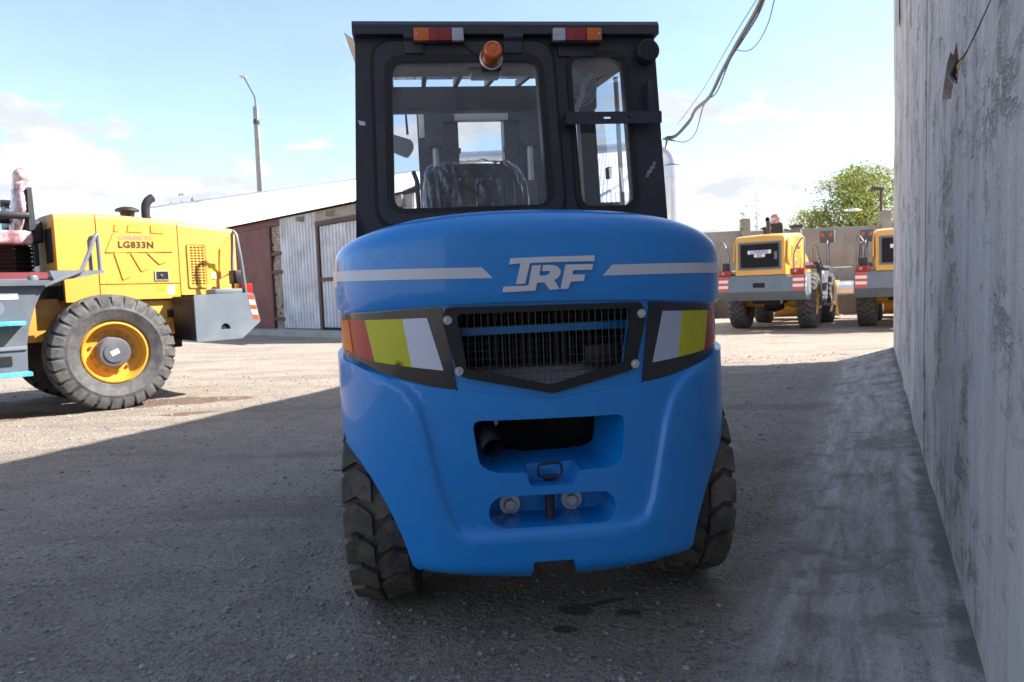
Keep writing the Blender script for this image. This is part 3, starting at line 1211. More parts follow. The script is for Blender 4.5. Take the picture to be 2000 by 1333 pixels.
paint('pipe_foil', (0.62, 0.62, 0.62), 0.30, metal=0.85, var=0.15, vs_=2, bump=0.25, bs=3, dirt=(0.4, 0.38, 0.35), damt=0.4)
pipe = empty('heating_pipe', (6.86, 30, 0))
tag(pipe, 'silver insulated heating pipe rising and bending left above the sheds', 'pipe')
PO = Vector((6.86, 30, 0))
mp_ = MB()
el = [(6.80, 30.0, -0.1), (6.80, 30.0, 3.0), (6.83, 30.0, 6.1)]
for k in range(1, 8):
    a = k / 8 * pi / 2
    el.append((6.84 - 0.72 * (1 - cos(a)), 30 + 0.02 * k, 6.1 + 0.72 * sin(a)))
el += [(6.05, 30.15, 6.84), (3.02, 30.7, 6.86), (-0.5, 31.3, 6.92), (-3.1, 31.8, 7.0)]
mp_.tube([Vector(p) - PO for p in el[:3]], 0.32, 20).build('riser', 'pipe_foil', pipe)
MB().tube([Vector(p) - PO for p in el[2:11]], 0.325, 20, cap=False).build('elbow', 'pipe_foil', pipe)
MB().tube([Vector(p) - PO for p in el[10:]], 0.32, 20).build('horizontal_run', 'pipe_foil', pipe)
for z in (1.4, 2.8, 4.2, 5.6):
    MB().lathe([(0.322, z), (0.334, z), (0.334, z + 0.05), (0.322, z + 0.05)], c=(-0.06, 0, 0), n=20).build('band', 'pipe_foil', pipe)

lowp = empty('ground_pipe', (10.8, 24.3, 0), radians(-8))
tag(lowp, 'shiny silver pipe running low along the concrete fence', 'pipe')
MB().tube([(-7, 0, 0.87), (9, 0, 0.87)], 0.27, 20).build('pipe_body', 'pipe_foil', lowp)
for x in (-6, -2, 1.4, 4.5, 8):
    MB().bbox((x - 0.1, -0.12, -0.05), (x + 0.1, 0.12, 0.63), 0.01).build('support', 'fence_concrete', lowp)

paint('pole_concrete', (0.27, 0.255, 0.24), 0.85, var=0.12)
pole = empty('lamp_pole', (-12.87, 38, 0))
tag(pole, 'concrete street lamp pole with a thin curved arm behind the shed roof', 'lamp post')
MB().add([(x * r, y * r, z) for z, r in ((0, 0.16), (11.2, 0.105)) for x, y in ((-1, -1), (1, -1), (1, 1), (-1, 1))],
         [(0, 1, 2, 3), (4, 5, 6, 7), (0, 1, 5, 4), (1, 2, 6, 5), (2, 3, 7, 6), (3, 0, 4, 7)]).build('shaft', 'pole_concrete', pole)
arm = MB()
arm.tube([(0, 0, 10.4), (0, 0, 11.6), (-0.03, -0.01, 11.75), (-0.42, -0.2, 12.64)], 0.035, 8)
arm = arm.build('arm', 'mast_steel', pole)
MB().bbox((-0.62, -0.35, 12.62), (-0.32, -0.12, 12.72), 0.03).build('lamp_head', 'galvanised', pole)
MB().lathe([(0.15, 10.3), (0.165, 10.35), (0.165, 10.5), (0.15, 10.55)], n=10).build('clamp', 'mast_steel', pole)

mast2 = empty('rusty_lamp_mast', (15.6, 30.2, 0))
tag(mast2, 'thin rusty lamp mast beyond the concrete fence at the building corner', 'lamp post')
MB().tube([(0, 0, 0), (0, 0, 4.85)], 0.06, 8).build('shaft', 'rust_frame', mast2)
MB().bbox((-0.42, -0.08, 4.83), (0.08, 0.08, 4.97), 0.02).build('lamp_head', 'rust_frame', mast2)

# overhead wires
def wires(name, pts, r, label, parts=()):
    o = empty(name, pts[0])
    tag(o, label, 'cable')
    def smooth_path(ps):
        ps = [Vector(p) for p in ps]
        out = []
        for i in range(len(ps) - 1):
            a, b, c, d = ps[max(i - 1, 0)], ps[i], ps[i + 1], ps[min(i + 2, len(ps) - 1)]
            for k in range(8):
                t = k / 8
                out.append(0.5 * ((2 * b) + (c - a) * t + (2 * a - 5 * b + 4 * c - d) * t * t + (3 * b - a - 3 * c + d) * t ** 3) - Vector(pts[0]))
        out.append(ps[-1] - Vector(pts[0]))
        return out
    MB().tube(smooth_path(pts), r, 6).build('strand', 'black_steel', o)
    for q, rr in parts:
        MB().tube(smooth_path(q), rr, 5).build('strand', 'black_steel', o)
    return o


W_MAIN = [(6.4, 29.0, 7.04), (6.53, 28.0, 6.87), (6.32, 25.0, 6.73), (6.03, 23.0, 6.67), (5.63, 20.0, 6.29), (5.39, 18.0, 6.38), (5.13, 16.0, 6.39), (4.96, 14.5, 6.39), (4.83, 13.5, 6.43), (4.69, 12.2, 6.65), (5.5, 10.55, 6.9)]
W_LOOP = [(6.29, 28.5, 6.94), (6.62, 27.0, 6.47), (6.54, 25.0, 6.37), (6.03, 22.0, 6.58), (5.84, 20.0, 6.42), (5.42, 17.5, 6.47), (5.24, 16.0, 6.45), (5.06, 14.5, 6.43), (4.91, 13.5, 6.52), (4.73, 12.2, 6.65), (5.5, 10.6, 6.88)]
W_THIN = [(6.62, 28.0, 7.31), (5.96, 22.0, 6.96), (5.21, 17.0, 6.61), (5.14, 16.0, 6.67), (4.86, 13.5, 6.61), (4.66, 12.0, 6.64), (5.5, 10.6, 6.85)]
W_LOOP2 = [(5.13, 16.0, 6.25), (5.22, 15.6, 6.1), (5.23, 15.0, 6.06), (5.23, 14.4, 6.24), (5.17, 13.9, 6.49), (5.0, 13.0, 6.66), (4.74, 12.0, 6.64), (5.5, 10.6, 6.83)]
wr = wires('overhead_cable', W_MAIN, 0.05, 'bundle of dark overhead cables slanting up from the pipe elbow', [([(p[0] + 0.05, p[1], p[2] + 0.05 + 0.04 * (i % 3)) for i, p in enumerate(W_MAIN)], 0.03), (W_LOOP, 0.018)])
wires('loose_wire', W_THIN, 0.010, 'thin loose wire left of the dark cable bundle')
wires('hanging_wire', W_LOOP2, 0.010, 'thin wire hanging in a loop right of the dark cable bundle')
ins = empty('wire_bracket', (6.55, 29.2, 6.98))
tag(ins, 'small insulator bracket holding the cables at the pipe elbow', 'bracket')
MB().tube([(-0.35, 0, 0.10), (0.25, 0, -0.02)], 0.035, 6).build('crossarm', 'black_steel', ins)
MB().tube([(-0.05, 0, 0.06), (-0.12, 0, -0.3)], 0.04, 6).build('stem', 'black_steel', ins)
MB().lathe([(0.0, 0.22), (0.05, 0.2), (0.06, 0.12), (0.04, 0.1), (0.06, 0.06), (0.03, 0.04)], c=(-0.3, 0, 0), n=10).build('insulator', 'galvanised', ins)

# ------------------------------------------------------------------ trees and weeds
def mat_leaf(name, c0, c1):
    m, nt, p, out = new_mat(name)
    g = nt.new('ShaderNodeObjectInfo')
    v = nt.coord()
    c = nt.ramp(nt.noise(v, 1.2, 3), [(0.3, c0), (0.7, c1)])
    nt.set(p.inputs['Base Color'], c)
    p.inputs['Roughness'].default_value = 0.6
    tr = nt.new('ShaderNodeBsdfTranslucent')
    nt.set(tr.inputs['Color'], c)
    mx = nt.new('ShaderNodeMixShader')
    mx.inputs[0].default_value = 0.4
    nt.l.new(p.outputs[0], mx.inputs[1])
    nt.l.new(tr.outputs[0], mx.inputs[2])
    nt.l.new(mx.outputs[0], out.inputs['Surface'])


mat_leaf('spring_leaf', (0.17, 0.205, 0.022), (0.26, 0.285, 0.05))
mat_leaf('weed_leaf', (0.06, 0.12, 0.015), (0.10, 0.17, 0.03))
paint('bark', (0.16, 0.14, 0.12), 0.9, var=0.3, bump=0.4, bs=12)


def leaves(m, rnd, c, n, spread, size):
    for k in range(n):
        p = Vector(c) + Vector((rnd.gauss(0, spread), rnd.gauss(0, spread), rnd.gauss(0, spread * 0.8)))
        a = Vector((rnd.gauss(0, 1), rnd.gauss(0, 1), rnd.gauss(0, 1))).normalized()
        b = a.orthogonal().normalized()
        if rnd.random() < 0.5:
            b = a.cross(b)
        s = size * rnd.uniform(0.6, 1.3)
        o = len(m.v)
        m.v += [p - a * s, p + b * s * 0.45, p + a * s, p - b * s * 0.45]
        m.f.append((o, o + 1, o + 2, o + 3))


def tree(name, base, h, crown, label, seed, nclump=150, size=0.10, per=26):
    rnd = random.Random(seed)
    t = empty(name, base)
    tag(t, label, 'tree')
    tm, lm = MB(), MB()
    tm.tube([(0, 0, 0), (0.1, 0, h * 0.3), (0.0, 0.1, h * 0.55), (0.1, 0.1, h * 0.92)], [0.22, 0.16, 0.11, 0.02], 8)
    rx, ry, z0, z1 = crown
    for k in range(nclump):
        f = rnd.random()
        z = z0 + (z1 - z0) * f
        rad = sqrt(max(0.02, 1 - ((f - 0.42) / 0.60) ** 2))
        a = rnd.random() * 2 * pi
        q = sqrt(rnd.random()) * (0.82 + 0.30 * noise.noise(Vector((cos(a) * 1.5, sin(a) * 1.5, f * 4 + seed))))
        c = Vector((rx * rad * q * cos(a), ry * rad * q * sin(a), z))
        if k % 3 == 0:
            zb = max(h * 0.2, z - 1.2 - 0.8 * rnd.random())
            tm.tube([(0.05, 0.05, zb), (c.x * 0.5, c.y * 0.5, (zb + z) / 2 + 0.2), c], [0.05, 0.03, 0.008], 5)
        leaves(lm, rnd, c, per, 0.30, size)
    tm.build('trunk', 'bark', t)
    lm.build('crown', 'spring_leaf', t, None)
    return t


tree('leafy_tree', (20.0, 41, 0), 7.2, (3.2, 3.0, 2.6, 7.35), 'light green spring tree with a loose crown behind the concrete fence', 4, 400, 0.085, 36)
tree('small_tree', (18.2, 43.5, 0), 5.2, (1.6, 1.6, 2.0, 5.3), 'smaller pale green tree at the left foot of the big spring tree', 9, 110, 0.08, 34)
pb = MB()
pb.grid(lambda u, w: (-0.45 + 0.95 * u, 0.08 * sin(u * 9) * w, 0.16 * sin(pi * u) * (w - 0.4) + 0.05 * noise.noise(Vector((u * 6, w * 3, 0)))), 16, 5)
white_scrap = pb.build('white_sheet', 'label_white', None, 180)  # small white wavy sheet set before the crown
white_scrap.location = (17.8, 37.3, 4.72)
tag(white_scrap, 'small wavy white sheet in front of the light green tree', 'plastic sheet')


def sapling(base, h, label, seed, n=10, lean=0.1, size=0.05):
    rnd = random.Random(seed)
    t = empty('sapling', base)
    tag(t, label, 'plant', 'thin saplings on the skyline')
    tm, lm = MB(), MB()
    p = [(lean * f * f * h + 0.02 * rnd.gauss(0, 1), 0.02 * rnd.gauss(0, 1), h * f) for f in (0, 0.3, 0.6, 1)]
    tm.tube(p, [0.018, 0.014, 0.010, 0.004], 5)
    for k in range(n):
        f = 0.35 + 0.65 * k / n
        leaves(lm, rnd, (lean * f * f * h, 0, h * f), 7, 0.06, size)
    tm.build('stem', 'bark', t)
    lm.build('foliage', 'weed_leaf', t, None)


sapling((8.05, 24.95, 0), 4.0, 'short leafy sapling by the fence, left of the stub post', 1, 16, 0.02)
sapling((8.78, 25.6, 0), 4.35, 'tall thin sapling rising beside the fence stub post', 2, 14, 0.01)
sapling((6.3, 25.9, 0), 3.55, 'small leafy sapling over the fence beside the silver riser', 3, 10, 0.03)
sapling((-19.4, 43.0, 0), 8.0, 'bare sapling above the shed roof near the lamp pole', 4, 12, 0.02, 0.09)
sapling((-20.2, 43.2, 0), 7.5, 'bent sapling above the left end of the shed roof', 6, 12, 0.03, 0.09)
sapling((-18.8, 42.6, 0), 7.6, 'bushy sapling above the shed roof close to the lamp pole', 8, 12, 0.05, 0.09)


def weed(base, label, seed, r=0.35, h=0.4):
    rnd = random.Random(seed)
    m = MB()
    for k in range(130):
        a, q = rnd.random() * 6.28, r * sqrt(rnd.random())
        x, y = q * cos(a), q * sin(a) * 0.6
        hh = h * rnd.uniform(0.5, 1.1)
        dx, dy = rnd.gauss(0, 0.12), rnd.gauss(0, 0.12)
        o = len(m.v)
        w = 0.018
        m.v += [Vector((x - w, y, 0)), Vector((x + w, y, 0)), Vector((x + dx * 0.5 + w * 0.7, y + dy * 0.5, hh * 0.6)), Vector((x + dx, y + dy, hh)), Vector((x + dx * 0.5 - w * 0.7, y + dy * 0.5, hh * 0.6))]
        m.f.append((o, o + 1, o + 2, o + 3, o + 4))
    o = m.build('weed_clump', 'weed_leaf', None, None)
    o.location = base
    tag(o, label, 'weeds', 'weed clumps at the foot of the fence')


weed((10.2, 24.6, 0), 'clump of green weeds between the wheels of the nearer loader', 1, 0.5)
weed((6.6, 24.9, 0), 'clump of green weeds at the fence just right of the forklift', 2, 0.5, 0.6)
weed((8.3, 24.7, 0), 'low weeds at the fence behind the loader axle', 3, 0.6, 0.25)
weed((13.2, 24.2, 0), 'weeds at the fence under the loader by the wall', 5, 0.5, 0.4)

# ------------------------------------------------------------------ blue forklift (seen from behind)
FK = empty('forklift', (0.068, 2.876, 0), radians(7.0))
tag(FK, 'blue diesel forklift truck with a dark enclosed cab, seen from behind', 'forklift')

FK.rotation_euler = (0, -0.008, radians(7.0))
CW_W, CW_Y, CW_D, CW_P = 0.735, -0.555, 0.55, 2.75
TILT = 0.018
_tab = []
_N = 600
for _k in range(_N + 1):
    _t = pi / 2 * _k / _N
    _tab.append([CW_W * sin(_t) ** (2 / CW_P), CW_Y + CW_D * (1 - max(0.0, cos(_t)) ** (2 / CW_P)), 0.0])
for _k in range(1, _N + 1):
    _tab[_k][2] = _tab[_k - 1][2] + sqrt((_tab[_k][0] - _tab[_k - 1][0]) ** 2 + (_tab[_k][1] - _tab[_k - 1][1]) ** 2)
S_END = _tab[-1][2]


def plan(s):
    """arc length from the centre line -> x, y and outward normal of the tail"""
    a = abs(s)
    sg = 1 if s >= 0 else -1
    if a >= S_END:
        return sg * CW_W, _tab[-1][1] + a - S_END, sg * 1.0, 0.0
    lo, hi = 0, _N
    while hi - lo > 1:
        mid = (lo + hi) // 2
        if _tab[mid][2] > a:
            hi = mid
        else:
            lo = mid
    t = (a - _tab[lo][2]) / max(1e-9, _tab[hi][2] - _tab[lo][2])
    x = _tab[lo][0] + (_tab[hi][0] - _tab[lo][0]) * t
    y = _tab[lo][1] + (_tab[hi][1] - _tab[lo][1]) * t
    j0, j1 = max(0, lo - 4), min(_N, hi + 4)
    dx, dy = _tab[j1][0] - _tab[j0][0], _tab[j1][1] - _tab[j0][1]
    if lo < 8:
        dx, dy = 1.0, dy / max(dx, 1e-6) * (lo / 8.0)
    L_ = sqrt(dx * dx + dy * dy)
    return sg * x, y, sg * dy / L_, -dx / L_


def s_of_x(x):
    a = min(abs(x), CW_W)
    sg = 1 if x >= 0 else -1
    lo, hi = 0, _N
    while hi - lo > 1:
        mid = (lo + hi) // 2
        if _tab[mid][0] > a:
            hi = mid
        else:
            lo = mid
    t = (a - _tab[lo][0]) / max(1e-9, _tab[hi][0] - _tab[lo][0])
    return sg * (_tab[lo][2] + (_tab[hi][2] - _tab[lo][2]) * t)


def sz(pts):
    return [(s_of_x(x), z) for x, z in pts]


def cws(s, z, off=0.0):
    x, y, nx_, ny_ = plan(s)
    return Vector((x + nx_ * off, y + ny_ * off, z - TILT * x))


def sstep(a, b, v):
    t = max(0.0, min(1.0, (v - a) / (b - a)))
    return t * t * (3 - 2 * t)


def z_lip(x):
    return 1.163 - 0.055 * x * x


def z_top(x):
    return 1.470 - 0.10 * x * x - 0.07 * x ** 4


# --- upper hood of the counterweight
hood = MB()
NS = 150
SMAX = S_END + 0.34
rows = []
for (kind, t) in [('l', 0), ('l', 1)] + [('v', k / 10) for k in range(11)] + [('r', k / 14) for k in range(1, 15)] + [('t', k / 4) for k in range(1, 5)]:
    row = []
    for i in range(NS + 1):
        s = -SMAX + 2 * SMAX * i / NS
        x, y, nx_, ny_ = plan(s)
        zt, zl = z_top(x), z_lip(x)
        RZ, RI = 0.095, 0.125
        zs = zt - RZ
        if kind == 'l':
            p = (x - nx_ * (0.045 - 0.034 * t), y - ny_ * (0.045 - 0.034 * t), zl)
        elif kind == 'v':
            ins_ = 0.007 + 0.003 * max(0, 1 - t * 9) - 0.005 * sin(pi * min(1, t * 0.9))
            p = (x - nx_ * ins_, y - ny_ * ins_, zl + 0.004 + (zs - zl - 0.004) * t)
        elif kind == 'r':
            a = t * pi / 2
            ins_ = 0.007 - 0.0015 * (1 - t) + RI * (1 - cos(a) ** 0.92)
            p = (x - nx_ * ins_, y - ny_ * ins_, zs + RZ * sin(a) ** 0.95)
        else:
            q = (x - nx_ * (RI + 0.007), y - ny_ * (RI + 0.007))
            p = (q[0], q[1] + (0.30 - q[1]) * t if q[1] < 0.30 else q[1], zt + 0.012 * t)
        row.append(Vector((p[0], p[1], p[2] - TILT * p[0])))
    rows.append(row)
for r in rows:
    hood.v += r
for j in range(len(rows) - 1):
    for i in range(NS):
        a = j * (NS + 1) + i
        hood.f.append((a, a + 1, a + NS + 2, a + NS + 1))
hood_o = hood.build('hood', 'blue_paint', FK, 50)


def hood_pt(s, z, off):
    """point on the near-vertical part of the hood"""
    x, y, nx_, ny_ = plan(s)
    zl, zs = z_lip(x), z_top(x) - 0.095
    t = max(0.0, min(1.0, (z - zl) / (zs - zl)))
    ins_ = 0.007 - 0.005 * sin(pi * min(1, t * 0.9)) - off
    return Vector((x - nx_ * ins_, y - ny_ * ins_, z - TILT * x))


for sg in (-1, 1):
    st = MB()
    n = 50
    s0a, s0b = s_of_x(0.214), s_of_x(0.180)
    s1 = S_END + 0.25
    for i in range(n + 1):
        f = i / n
        for (sa, zz) in ((s0a, 1.276 + 0.012 * f), (s0b, 1.241 + 0.010 * f)):
            st.v.append(hood_pt(sg * (sa + (s1 - sa) * f), zz, 0.0022))
    st.f = [(2 * i, 2 * i + 1, 2 * i + 3, 2 * i + 2) for i in range(n)]
    st.build('stripe', 'stripe_white', FK, 60)

# --- raised emblem
def lg(pts):
    return [((X / 9.0909 + 960 - 1068.6) * 0.001663, 1.3065 - (Y / 9.0909 + 485 - 501) * 0.00163 - 0.0) for X, Y in pts]


L_T = lg([(322, 165), (900, 152), (1825, 145), (1812, 245), (900, 252), (660, 258), (640, 330), (560, 620), (402, 630), (495, 270), (480, 258), (295, 278)])
L_R_out = lg([(695, 302), (852, 302), (815, 485), (900, 490), (985, 465), (1012, 435), (1000, 405), (865, 408), (890, 300), (1060, 300), (1150, 330), (1200, 400), (1195, 470), (1140, 540), (1080, 570),
              (1172, 735), (995, 745), (905, 610), (780, 610), (768, 622), (738, 752), (155, 770), (182, 668), (590, 660), (625, 640)])
L_F = lg([(1295, 300), (1792, 298), (1770, 400), (1425, 402), (1405, 480), (1640, 485), (1612, 602), (1372, 607), (1325, 735), (1190, 737)])
for pl_ in (L_T, L_R_out, L_F):
    q = shell(sz(pl_), [], lambda p: hood_pt(p[0], p[1], 0.009), lambda p: hood_pt(p[0], p[1], -0.003), 0.02)
    q.build('emblem_letter', 'logo_white', hood_o, 40)

# --- recessed band with the lamp decals
z_ledge_pts = [(-0.742, 0.995), (-0.66, 0.965), (-0.55, 0.925), (-0.42, 0.893), (-0.31, 0.880), (0.0, 0.842), (0.31, 0.880), (0.42, 0.893), (0.55, 0.925), (0.66, 0.965), (0.742, 0.995)]


def z_ledge(x):
    for (xa, za), (xb, zb) in zip(z_ledge_pts, z_ledge_pts[1:]):
        if xa <= x <= xb:
            return za + (zb - za) * (x - xa) / (xb - xa)
    return z_ledge_pts[0][1]


BAND = -0.024
side = [S_END + 0.30 - (S_END + 0.30 - s_of_x(0.735)) * k / 6 for k in range(6)]
xs_top = [0.735, 0.66, 0.55, 0.42, 0.31, 0.2, 0.1, 0.0]
top_half = [(s, 1.135) for s in side] + [(s_of_x(x), z_lip(x) + 0.01) for x in xs_top]
bot_half = [(s, 0.985) for s in side] + [(s_of_x(x), z_ledge(x) - 0.02) for x in xs_top]
band_ol = [(-a, b) for a, b in top_half] + [(a, b) for a, b in reversed(top_half[:-1])] + [(a, b) for a, b in bot_half[:-1]] + [(-a, b) for a, b in reversed(bot_half)]
g_hole = [(-0.318, 1.150), (0.302, 1.150), (0.294, 1.112), (0.264, 0.946), (-0.004, 0.875), (-0.291, 0.941), (-0.317, 1.112)]
bd = shell(band_ol, [sz(g_hole)], lambda p: cws(p[0], p[1], BAND), lambda p: cws(p[0], p[1], BAND - 0.05), 0.03)
bd.build('band', 'blue_paint', FK, 40)


def sticker(name, poly, mat, off, parent, label=None, step=0.03):
    V, F, B = fill(sz(poly), [], [], step)
    m = MB()
    m.v = [cws(p[0], p[1], off) for p in V]
    m.f = list(F)
    return m.build(name, mat, parent, 60, label)


# left cluster: black backing, coloured print; the right one mirrored
zb = 0.004
for sg in (-1, 1):
    def mir(pts):
        return [(sg * x, z) for x, z in pts]
    xe = 0.739
    back_out = [(0.352, 1.152), (0.45, 1.146), (0.6, 1.136), (0.7, 1.129), (xe, 1.127), (xe, 0.998), (0.70, 0.978), (0.66, 0.968), (0.55, 0.929), (0.42, 0.897), (0.314, 0.877)]
    bb_ = sticker('lamp_decal', mir(back_out), 'black_decal', BAND + zb, FK, None, 0.025)
    white = [(0.485, 1.116), (0.402, 1.118), (0.356, 0.945), (0.462, 0.957)]
    yel = [(0.618, 1.113), (0.485, 1.116), (0.462, 0.957), (0.590, 0.973)]
    red = [(0.735, 1.108), (0.618, 1.113), (0.590, 0.973), (0.66, 0.992), (0.735, 1.015)]
    org = [(0.722, 1.110), (0.683, 1.111), (0.672, 1.000), (0.716, 1.012)]
    sticker('white_field', mir(white), 'decal_white' if sg < 0 else 'decal_grey', BAND + zb + 0.0018, bb_)
    sticker('yellow_field', mir(yel), 'decal_yellow', BAND + zb + 0.0018, bb_)
    sticker('red_field', mir(red), 'decal_red', BAND + zb + 0.0018, bb_)
    if sg < 0:
        sticker('orange_field', mir(org), 'decal_orange', BAND + zb + 0.0032, bb_)

# --- grille
gr = empty('grille', (0, 0, 0), 0, FK)
GY = -0.542
g_out = rpoly([(-0.335, 1.150), (0.312, 1.150), (0.330, 1.108), (0.284, 0.928), (0.0, 0.860), (-0.306, 0.925), (-0.350, 1.112)], [0.01, 0.01, 0.03, 0.03, 0.0, 0.03, 0.03], 4)
g_in = [(-0.292, 1.128), (0.272, 1.132), (0.272, 1.115), (0.248, 0.955), (-0.004, 0.888), (-0.276, 0.950), (-0.300, 1.115)]
V, F, B = fill(g_out, [g_in], [], 0.05)
gm_ = MB()
gm_ = shell(g_out, [g_in], lambda p: (p[0], GY - 0.004 + 0.12 * p[0] ** 2, p[1] - TILT * p[0]), lambda p: (p[0], GY + 0.010 + 0.12 * p[0] ** 2, p[1] - TILT * p[0]), 0.05)
gm_.build('grille_frame', 'gasket', gr, 30)
wm = MB()


def clip_line(p, d, poly):
    ts = []
    for i in range(len(poly)):
        a, b = Vector(poly[i]), Vector(poly[(i + 1) % len(poly)])
        e = b - a
        den_ = d[0] * e.y - d[1] * e.x
        if abs(den_) < 1e-9:
            continue
        w = a - Vector(p)
        t = (w.x * e.y - w.y * e.x) / den_
        u = (w.x * d[1] - w.y * d[0]) / den_
        if 0 <= u <= 1:
            ts.append(t)
    return (min(ts), max(ts)) if len(ts) >= 2 else None


x = -0.29
while x < 0.27:
    c = clip_line((x, 1.0), (0.0, 1.0), g_in)
    if c:
        wm.tube([(x, GY + 0.004 + 0.12 * x * x, 1.0 + c[0] - 0.01), (x, GY + 0.004 + 0.12 * x * x, 1.0 + c[1] + 0.01)], 0.0011, 4, False)
    x += 0.0222
z = 0.905
while z < 1.13:
    c = clip_line((0.0, z), (1.0, 0.0), g_in)
    if c:
        wm.tube([(c[0] - 0.008 + (c[1] - c[0] + 0.016) * k / 6, GY + 0.0065 + 0.12 * (c[0] + (c[1] - c[0]) * k / 6) ** 2, z) for k in range(7)], 0.0011, 4, False)
    z += 0.0262
paint('wire_steel', (0.08, 0.072, 0.065), 0.35, metal=0.6, var=0.1)
tag(wm.build('wire_mesh', 'wire_steel', gr, 60), kind='stuff')
for (bx, bz) in ((-0.332, 1.110), (-0.303, 0.944), (0.311, 1.113), (0.284, 0.946)):
    b_ = MB()
    hexhead(b_, (bx, GY - 0.003 + 0.12 * bx * bx, bz - TILT * bx), 0.0085, 0.010, 'y', -1, 0.0145)
    b_.build('bolt', 'bolt_steel', gr, 30)
rad = MB()
rad.bb((-0.36, -0.30, 0.90), (0.36, -0.28, 1.20))
rad.build('radiator_core', 'dark_cavity', gr)
fm = MB()
x = -0.33
while x < 0.34:
    fm.bb((x, -0.335, 0.93), (x + 0.004, -0.302, 1.19))
    x += 0.0135
tag(fm.build('radiator_fins', 'radiator', gr, None), kind='stuff')
MB().bbox((-0.35, -0.40, 1.052), (0.35, -0.345, 1.082), 0.004).build('cross_bar', 'blue_paint', gr)
MB().add([(-0.34, -0.51, 0.86), (0.34, -0.51, 0.86), (0.34, -0.30, 0.935), (-0.34, -0.30, 0.935)], [(0, 1, 2, 3)]).build('air_duct_floor', 'shelf_grey', gr)
MB().bbox((0.14, -0.42, 0.93), (0.27, -0.34, 1.0), 0.01).build('bracket', 'black_steel', gr)

# --- lower casting
arch = [(0.734, 0.69), (0.712, 0.676), (0.683, 0.656), (0.648, 0.624), (0.614, 0.580), (0.586, 0.534), (0.558, 0.484), (0.534, 0.432), (0.517, 0.392), (0.502, 0.348), (0.486, 0.292)]
bot = [(0.474, 0.276), (0.36, 0.262), (0.22, 0.248), (0.12, 0.242)]
notch = [(0.092, 0.225), (0.074, 0.280), (-0.072, 0.280), (-0.090, 0.225)]
side_l = [S_END + 0.30 - (S_END + 0.30 - s_of_x(0.738)) * k / 5 for k in range(5)]
xs2 = [0.738, 0.66, 0.55, 0.42, 0.31, 0.2, 0.1, 0.0]
top_r = [(s_of_x(x), z_ledge(x)) for x in reversed(xs2)] + [(s, 0.995) for s in reversed(side_l)]
low_r = [(s, 0.72) for s in side_l] + sz(arch) + sz(bot)
ol_r = top_r + low_r
ol_low = ol_r + sz([(0.064, 0.2401), (0.048, 0.301), (-0.086, 0.301), (-0.094, 0.2401)]) + [(-a, b) for a, b in reversed(ol_r)][:-1]
slot = rpoly([(-0.270, 0.776), (0.247, 0.776), (0.236, 0.615), (0.180, 0.598), (0.078, 0.598), (0.070, 0.550), (-0.088, 0.550), (-0.094, 0.598), (-0.20, 0.600), (-0.252, 0.625)],
             [0.03, 0.03, 0.04, 0.02, 0.008, 0.016, 0.016, 0.008, 0.03, 0.04], 4)
oval = rrect(-0.228, 0.206, 0.413, 0.520, 0.052, 7)
panel_poly = [(-0.60, 0.99), (-0.60, 0.932), (-0.545, 0.914), (-0.488, 0.880), (-0.450, 0.830), (-0.428, 0.740), (-0.410, 0.640), (-0.385, 0.530), (-0.360, 0.450), (-0.338, 0.407), (-0.30, 0.388), (-0.22, 0.386),
              (0.20, 0.390), (0.275, 0.396), (0.318, 0.416), (0.345, 0.480), (0.366, 0.570), (0.385, 0.660), (0.404, 0.745), (0.432, 0.820), (0.475, 0.873), (0.54, 0.910), (0.60, 0.932), (0.60, 0.99)]
pp = sz(panel_poly)


def panel_depth(p):
    d = segdist(p, pp, True)
    if not inside(p, pp):
        return 0.0
    return 0.020 * sstep(0.0, 0.018, d)


def offset_line(pts, d):
    out = []
    for i in range(len(pts)):
        a, b = Vector(pts[max(i - 1, 0)]), Vector(pts[min(i + 1, len(pts) - 1)])
        t = (b - a).normalized()
        out.append((pts[i][0] - t.y * d, pts[i][1] + t.x * d))
    return out


inner_line = pp[2:-2]
_dn = densify(inner_line, 0.02, False)
lines_ = [_dn, offset_line(_dn, 0.006), offset_line(_dn, 0.012), offset_line(_dn, 0.019)]


def low_fn(p):
    off = -panel_depth(p)
    z = p[1]
    zc_ = 0.272 + 0.06 * p[0] * p[0]
    if z < zc_:
        off -= (zc_ - z) * 1.1
    q = cws(p[0], z, off)
    return q


def low_back(p):
    x, y, nx_, ny_ = plan(p[0])
    z = p[1]
    q = low_fn(p)
    if -0.30 < x < 0.27 and 0.54 < z < 0.79:           # walls of the slot funnel inwards
        if z < 0.592 and -0.1 < x < 0.09:
            return Vector((x * 0.96, q.y + 0.085, z + 0.004 - TILT * x))
        cx = -0.03
        sx = 0.80 if x > 0.1 else 0.99
        return Vector((cx + (x - cx) * sx, q.y + 0.20, (z + 0.035 if z < 0.66 else z + 0.02) - TILT * x))
    if -0.24 < x < 0.215 and 0.40 < z < 0.53:
        return Vector((-0.011 + (x + 0.011) * 0.96, q.y + 0.15, 0.467 + (z - 0.467) * 0.97 + 0.012 - TILT * x))
    if z > 0.80:
        return cws(p[0], z - 0.004, BAND - 0.05)
    if abs(x) > 0.5:
        return Vector((x * 0.96, q.y + 0.16, z + 0.01))
    return Vector((x, q.y + 0.25, z + 0.03))


lw = shell(ol_low, [sz(slot), sz(oval)], low_fn, low_back, 0.022, lines_)
low_o = lw.build('counterweight', 'blue_paint', FK, 48)
